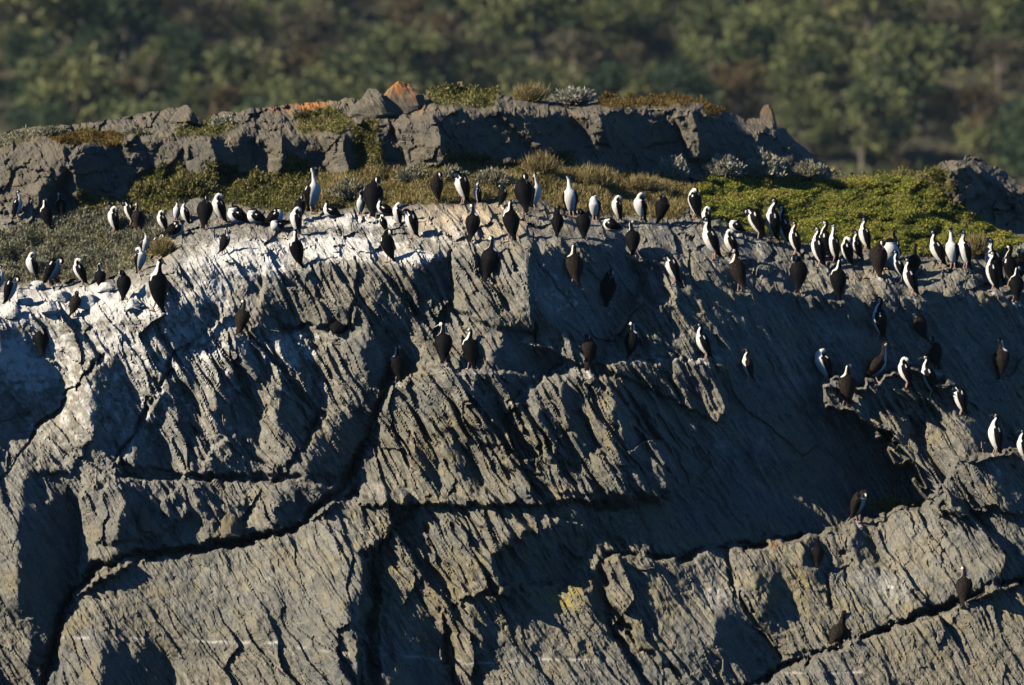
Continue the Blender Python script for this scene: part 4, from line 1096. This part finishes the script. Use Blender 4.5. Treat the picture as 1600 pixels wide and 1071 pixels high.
# ------------------------------------------------------------------ loose boulders
def boulder(px, py, wpx, hpx, label, tip=(0, 0), depth=0.8, name='boulder', orange=0.0, guano_=0.0, seed=0, cat='boulder', sharp=0.6):
    g = ground(px, py); sc = K * (CAM_D + g[1]); rx = wpx * sc * .5; h = hpx * sc
    n1, n2 = 26, 18
    V = []
    for i in range(n2 + 1):
        th = math.pi * i / n2
        for j in range(n1):
            a = 2 * math.pi * j / n1
            V.append((math.sin(th) * math.cos(a), math.sin(th) * math.sin(a), math.cos(th)))
    V = np.array(V); R_ = np.random.RandomState(seed)
    rad = np.full(len(V), 9.0)
    for k_ in range(13):                                   # broken faces
        nrm = R_.randn(3); nrm[2] *= .6; nrm /= np.linalg.norm(nrm)
        d_ = R_.uniform(.62, .95); c_ = V @ nrm
        rad = np.where(c_ > .05, np.minimum(rad, d_ / np.maximum(c_, .05)), rad)
    rad = np.minimum(rad, 1.15)
    rad = rad * (1 + 0.06 * fbm(V[:, 0] * 3 + seed, V[:, 2] * 3 + V[:, 1] * 2, 500, 3))
    Q_ = V * rad[:, None]
    top = np.clip(Q_[:, 2], 0, 1) ** 1
    Q_[:, 0] = Q_[:, 0] * (1 - sharp * top) + tip[0] * top
    Q_ = Q_ * np.array([rx, rx * depth, h]); Q_[:, 2] = np.where(Q_[:, 2] < 0, Q_[:, 2] * .4, Q_[:, 2])
    Q_[:, 0] += 0
    F = [(i * n1 + j, (i + 1) * n1 + j, (i + 1) * n1 + (j + 1) % n1, i * n1 + (j + 1) % n1) for i in range(n2) for j in range(n1)]
    z = Q_[:, 2] / max(h, 1e-3)
    at_ = {'guano': ('POINT', np.full(len(Q_), guano_)), 'lichen': ('POINT', np.zeros(len(Q_))), 'turf': ('POINT', np.zeros(len(Q_))), 'dry': ('POINT', np.zeros(len(Q_))),
           'orange': ('POINT', np.clip(orange * ((z - .3) * 1.6 + 0.8 * fbm(V[:, 0] * 2.2 + seed, V[:, 2] * 2.2 + V[:, 1], 520, 3)), 0, 1)), 'straw': ('POINT', np.zeros(len(Q_))), 'vein': ('POINT', np.zeros(len(Q_))), 'wash': ('POINT', np.full(len(Q_), guano_)), 'rear': ('POINT', np.full(len(Q_), 1.0 - guano_))}
    o = link(bpy.data.objects.new(name, mesh_np(name, Q_, F, [ROCK], False, at_)))
    o.location = (g[0], g[1] - rx * depth * .3, g[2])
    tag(o, label, cat, 'loose boulders')
    return o
boulder(584,180,104,36,'dark wedge-shaped boulder on the skyline', (-.1, 0), seed=3, sharp=.5)
boulder(634,174,84,44,'pointed boulder tipped with orange lichen on the skyline', (-.05, 0), seed=5, orange=.8, sharp=.4)
boulder(1201,198,32,30,'small upright stone standing on the right shoulder of the ridge', (-.2, 0), seed=8, sharp=.3, orange=.3)
boulder(290,190,44,22,'dark split boulder in the skyline notch at left', (0, 0), seed=9, sharp=.4)
boulder(226,822,34,28,'small knob of stone perched beside the dark hollow', (0, 0), seed=12, sharp=.2)
boulder(360,832,40,26,'stone wedged above the curved crack', (0, 0), seed=14, sharp=.3)
for i, (x, y, w_, h_, lb) in enumerate([(20,492,52,30,'pale whitewashed stone at the far left edge of the terrace'), (40,476,40,22,'whitewashed stone behind the leftmost pale one'),
    (75,486,46,26,'pale stone just above the lone bird on the bluish slab'), (96,470,50,24,'whitewashed stone beside the small preening bird'),
    (60,452,48,20,'flat whitewashed stone under the stooping bird'), (140,478,54,26,'broad pale stone right of the small preening bird'),
    (165,455,44,20,'pale stone below the hunched bird at the shrubs'), (210,482,44,24,'pale stone between the two long-tailed dark birds')]):
    boulder(x, y, w_ * .72, h_ * .6, lb, seed=20 + i, guano_=.95, sharp=.1, name='whitewashed_stone', cat='stone')

# ------------------------------------------------------------------ wooded hillside across the channel
def hill_z(x, y):
    return np.clip((y - 232) * 0.345, -1, None) + 2.2 * noise(x / 34, y / 30, 600) + 0.8 * noise(x / 11, y / 11, 601)
SOIL, nt, p = mat_new('forest_floor')
geo = nd(nt, 'ShaderNodeNewGeometry')
nt.links.new(mixc(nt, ramp(nt, noise_n(nt, geo.outputs['Position'], .35, 4, .6), (.35, .65)), (0.02, 0.022, 0.012), (0.06, 0.05, 0.026)), p.inputs['Base Color'])
p.inputs['Roughness'].default_value = .95
hx = np.linspace(-420, 420, 211); hy = np.concatenate([np.linspace(205, 400, 130), np.linspace(405, 1200, 60)])
HX, HY = np.meshgrid(hx, hy); HZ = hill_z(HX, HY)
idx = np.arange(HX.size).reshape(HX.shape)
o = link(bpy.data.objects.new('hillside', mesh_np('hillside', np.stack([HX, HY, HZ], -1).reshape(-1, 3), np.stack([idx[:-1, :-1], idx[:-1, 1:], idx[1:, 1:], idx[1:, :-1]], -1).reshape(-1, 4), [SOIL], True)))
tag(o, 'steep hillside across the channel under the forest', kind='structure')
def crown_mat(name, a, b, c_):
    m = leaf_mat(name, [a, b, c_], .25)
    return m
CM = [crown_mat('olive_crown', (0.045, 0.066, 0.034), (0.135, 0.16, 0.06), (0.25, 0.25, 0.10)),
      crown_mat('dark_crown', (0.024, 0.044, 0.028), (0.055, 0.085, 0.04), (0.095, 0.125, 0.055)),
      crown_mat('grey_crown', (0.055, 0.05, 0.034), (0.11, 0.095, 0.06), (0.17, 0.145, 0.095)),
      crown_mat('rust_crown', (0.06, 0.045, 0.022), (0.12, 0.082, 0.036), (0.17, 0.12, 0.055))]
def tree_parts(seed, tall, mat):
    R_ = np.random.RandomState(seed)
    H = 1.0; limbs = [([(0, 0, -.08), (.01, .01, .3), (R_.uniform(-.05, .05), 0, .62), (R_.uniform(-.08, .08), 0, .85)], (.035, .028, .018, .006))]
    cl = []
    nc = 13
    for i in range(nc):
        a = R_.uniform(0, 2 * np.pi); z = R_.uniform(.24, .95); rr = R_.uniform(.1, .44) * (1.15 - z * .75) * (0.75 if tall else 1.15)
        q = np.array([rr * math.cos(a), rr * math.sin(a), z * .93]); cl.append((q, R_.uniform(.13, .22)))
        limbs.append(([(0, 0, z * .45), q * [.5, .5, .8], q], (.016, .011, .005)))
    B = []; U = []
    for q, r in cl:
        n = 105; u = R_.randn(n, 3); u /= np.linalg.norm(u, axis=1)[:, None]
        B.append(q + u * (r * R_.rand(n) ** .33)[:, None] * [1, 1, .75]); U.append(u * .4 + R_.randn(n, 3) * .5)
    B = np.vstack(B); U = np.vstack(U); n = len(B)
    t_ = np.clip(.45 + .26 * np.repeat(R_.randn(len(cl)), 105) + .06 * R_.randn(n), 0, 1)
    V, F, T = leaves(B, U, .058 * (.6 + .8 * R_.rand(n)), .045 * (.6 + .8 * R_.rand(n)), t_)
    return tubes('trunk', limbs, TWIG, 5), mesh_np('crown', V, F, [mat], False, {'tint': ('POINT', T)})
KINDS = [('olive_tree', 'olive green leafy tree in the forest across the channel', 'olive green trees of the far forest', 0, False),
         ('dark_tree', 'dark green tree in the forest across the channel', 'dark green trees of the far forest', 1, True),
         ('grey_tree', 'grey-brown thin-leaved tree in the forest across the channel', 'grey-brown trees of the far forest', 2, False),
         ('rust_tree', 'rusty brown bush tree in the forest across the channel', 'rusty trees of the far forest', 3, False)]
VAR = {k_: [tree_parts(k_ * 10 + v_, KINDS[k_][4], CM[k_]) for v_ in range(3)] for k_ in range(4)}
TR = np.random.RandomState(4)
def plant_tree(x, y, h, k_, w=1.0, label=None, group=True):
    z_ = float(hill_z(np.array(x), np.array(y))); d_ = K * (CAM_D + y)
    qx = 800 + x / d_; top = 535.5 - (z_ + h - CAM_Z) / d_; bot = 535.5 - (z_ - CAM_Z) / d_
    if top > float(T_SKY(qx)) + 4 or bot < -60 or not -140 < qx < 1740: return      # wholly hidden by the islet or far outside
    nm, lb, gr, _, _ = KINDS[k_]
    tr, cr = VAR[k_][TR.randint(3)]
    root = empty(nm, (x, y, float(hill_z(np.array(x), np.array(y)))))
    root.rotation_euler = (0, 0, TR.uniform(0, 6.28)); root.scale = (h * w, h * w, h)
    tag(root, label or lb, 'tree', gr if group else None)
    link(bpy.data.objects.new('trunk', tr), root); link(bpy.data.objects.new('crown', cr), root)
yy = 266.0; row = 0
while yy < 348:
    x0 = -56 + (row % 2) * 2.8
    while x0 < 57:
        x = x0 + TR.uniform(-1.7, 1.7); y = yy + TR.uniform(-1.8, 1.8)
        zone = float(noise(np.array(x / 17), np.array(y / 12), 611))
        if float(noise(np.array(x / 9), np.array(y / 9), 613)) > .42: x0 += 7.2; continue
        r = TR.rand() + .7 * zone
        k_ = 1 if r > .88 else (0 if r > .34 else (2 if r > .07 else 3))
        plant_tree(x, y, TR.uniform(4.5, 10.5) * (.75 if k_ > 1 else 1), k_, TR.uniform(.85, 1.2))
        x0 += 7.2
    yy += 6.8; row += 1
# bleached dead trunks and a bare outcrop among the trees
def snag(px, py, hpx, label, seed):
    y = 300.0
    for _ in range(12):
        z = CAM_Z - (py - 535.5) * K * (CAM_D + y); y = 232 + (z - 0.6) / 0.345
    x = (px - 800) * K * (CAM_D + y); h = hpx * K * (CAM_D + y); R_ = np.random.RandomState(seed)
    root = empty('dead_tree', (x, y, float(hill_z(np.array(x), np.array(y))))); tag(root, label, 'dead tree', 'bleached dead trees of the far forest')
    link(bpy.data.objects.new('trunk', tubes('trunk', [([(0, 0, -.4), (.1, 0, h * .5), (.25, 0, h)], (.22, .16, .06))], SNAG, 7)), root)
    for i in range(6):
        z = h * R_.uniform(.4, .95); a = R_.uniform(0, 6.3); q = np.array([math.cos(a), math.sin(a), .7]) * h * R_.uniform(.12, .25)
        link(bpy.data.objects.new('branch', tubes('branch', [([(.15, 0, z), np.array([.15, 0, z]) + q * .6, np.array([.15, 0, z + .1]) + q], (.08, .05, .02))], SNAG, 5)), root)
SNAG, nt, p = mat_new('bleached_wood')
tc = nd(nt, 'ShaderNodeTexCoord')
nt.links.new(mixc(nt, noise_n(nt, tc.outputs['Object'], 2, 3, .6), (0.22, 0.19, 0.15), (0.42, 0.38, 0.32)), p.inputs['Base Color']); p.inputs['Roughness'].default_value = .9
yb_ = 300.0
for _ in range(12): yb_ = 232 + (CAM_Z - (150 - 535.5) * K * (CAM_D + yb_)) / 0.345
xb_ = (130 - 800) * K * (CAM_D + yb_)
th_, ph_ = np.meshgrid(np.linspace(0, np.pi, 15), np.linspace(0, 2 * np.pi, 25)[:-1], indexing='ij')
SV = np.stack([np.sin(th_) * np.cos(ph_), np.sin(th_) * np.sin(ph_), np.cos(th_)], -1).reshape(-1, 3)
SV = SV * (1 + .25 * fbm(SV[:, 0] * 2, SV[:, 2] * 2 + SV[:, 1] * 1.3, 640, 3))[:, None] * [3.6, 2.2, 1.5]
SF = [(i * 24 + j, (i + 1) * 24 + j, (i + 1) * 24 + (j + 1) % 24, i * 24 + (j + 1) % 24) for i in range(14) for j in range(24)]
RED, nt, p = mat_new('reddish_rock')
tc = nd(nt, 'ShaderNodeTexCoord')
nt.links.new(mixc(nt, noise_n(nt, tc.outputs['Object'], 1.2, 4, .6), (0.14, 0.085, 0.06), (0.30, 0.20, 0.145)), p.inputs['Base Color']); p.inputs['Roughness'].default_value = .9
o = link(bpy.data.objects.new('outcrop', mesh_np('outcrop', SV, SF, [RED], False))); o.location = (xb_, yb_ - 4, float(hill_z(np.array(xb_), np.array(yb_ - 4))) + 1.2)
tag(o, 'reddish bare outcrop on the left of the far hillside', 'rock')
snag(193, 105, 60, 'bleached dead trunk on the left of the far hillside', 1)
snag(950, 70, 70, 'bleached dead trunk above the middle of the ridge', 2)
snag(1345, 100, 80, 'pale dead tree on the right of the far hillside', 3)
# undergrowth between the trees
n = 15000
ux = RNG.uniform(-75, 75, n); uy = RNG.uniform(250, 360, n)
hgt = np.clip(.6 + 1.2 * noise(ux / 5, uy / 5, 620), .05, 2)
q = np.stack([ux, uy, hill_z(ux, uy) + hgt * RNG.rand(n)], -1)
V_, F_, T_ = leaves(q, RNG.randn(n, 3) + [0, -.3, .6], np.full(n, .55), np.full(n, .42), np.clip(.45 + .4 * noise(ux / 9, uy / 9, 622) + .2 * RNG.randn(n), 0, 1))
tag(link(bpy.data.objects.new('undergrowth', mesh_np('undergrowth', V_, F_, [CM[0]], False, {'tint': ('POINT', T_)}))), 'scrubby undergrowth between the trees of the far forest', kind='stuff')

# ------------------------------------------------------------------ air over the channel
HAZE = bpy.data.materials.new('thin_haze'); HAZE.use_nodes = True
nt = HAZE.node_tree
nt.nodes.remove(nt.nodes['Principled BSDF'])
pv = nt.nodes.new('ShaderNodeVolumePrincipled')
pv.inputs['Color'].default_value = (0.55, 0.78, 1.0, 1)
pv.inputs['Density'].default_value = 0.00007
pv.inputs['Anisotropy'].default_value = 0.0
nt.links.new(pv.outputs[0], nt.nodes['Material Output'].inputs['Volume'])
bx0, bx1, by0, by1, bz0, bz1 = -430, 430, -130, 1310, -3, 400
bv = [(bx0, by0, bz0), (bx1, by0, bz0), (bx1, by1, bz0), (bx0, by1, bz0), (bx0, by0, bz1), (bx1, by0, bz1), (bx1, by1, bz1), (bx0, by1, bz1)]
o = link(bpy.data.objects.new('haze', mesh_np('haze', bv, [(0, 3, 2, 1), (4, 5, 6, 7), (0, 1, 5, 4), (1, 2, 6, 5), (2, 3, 7, 6), (3, 0, 4, 7)], [HAZE])))
tag(o, 'thin blue haze over the channel and hillside', kind='stuff')
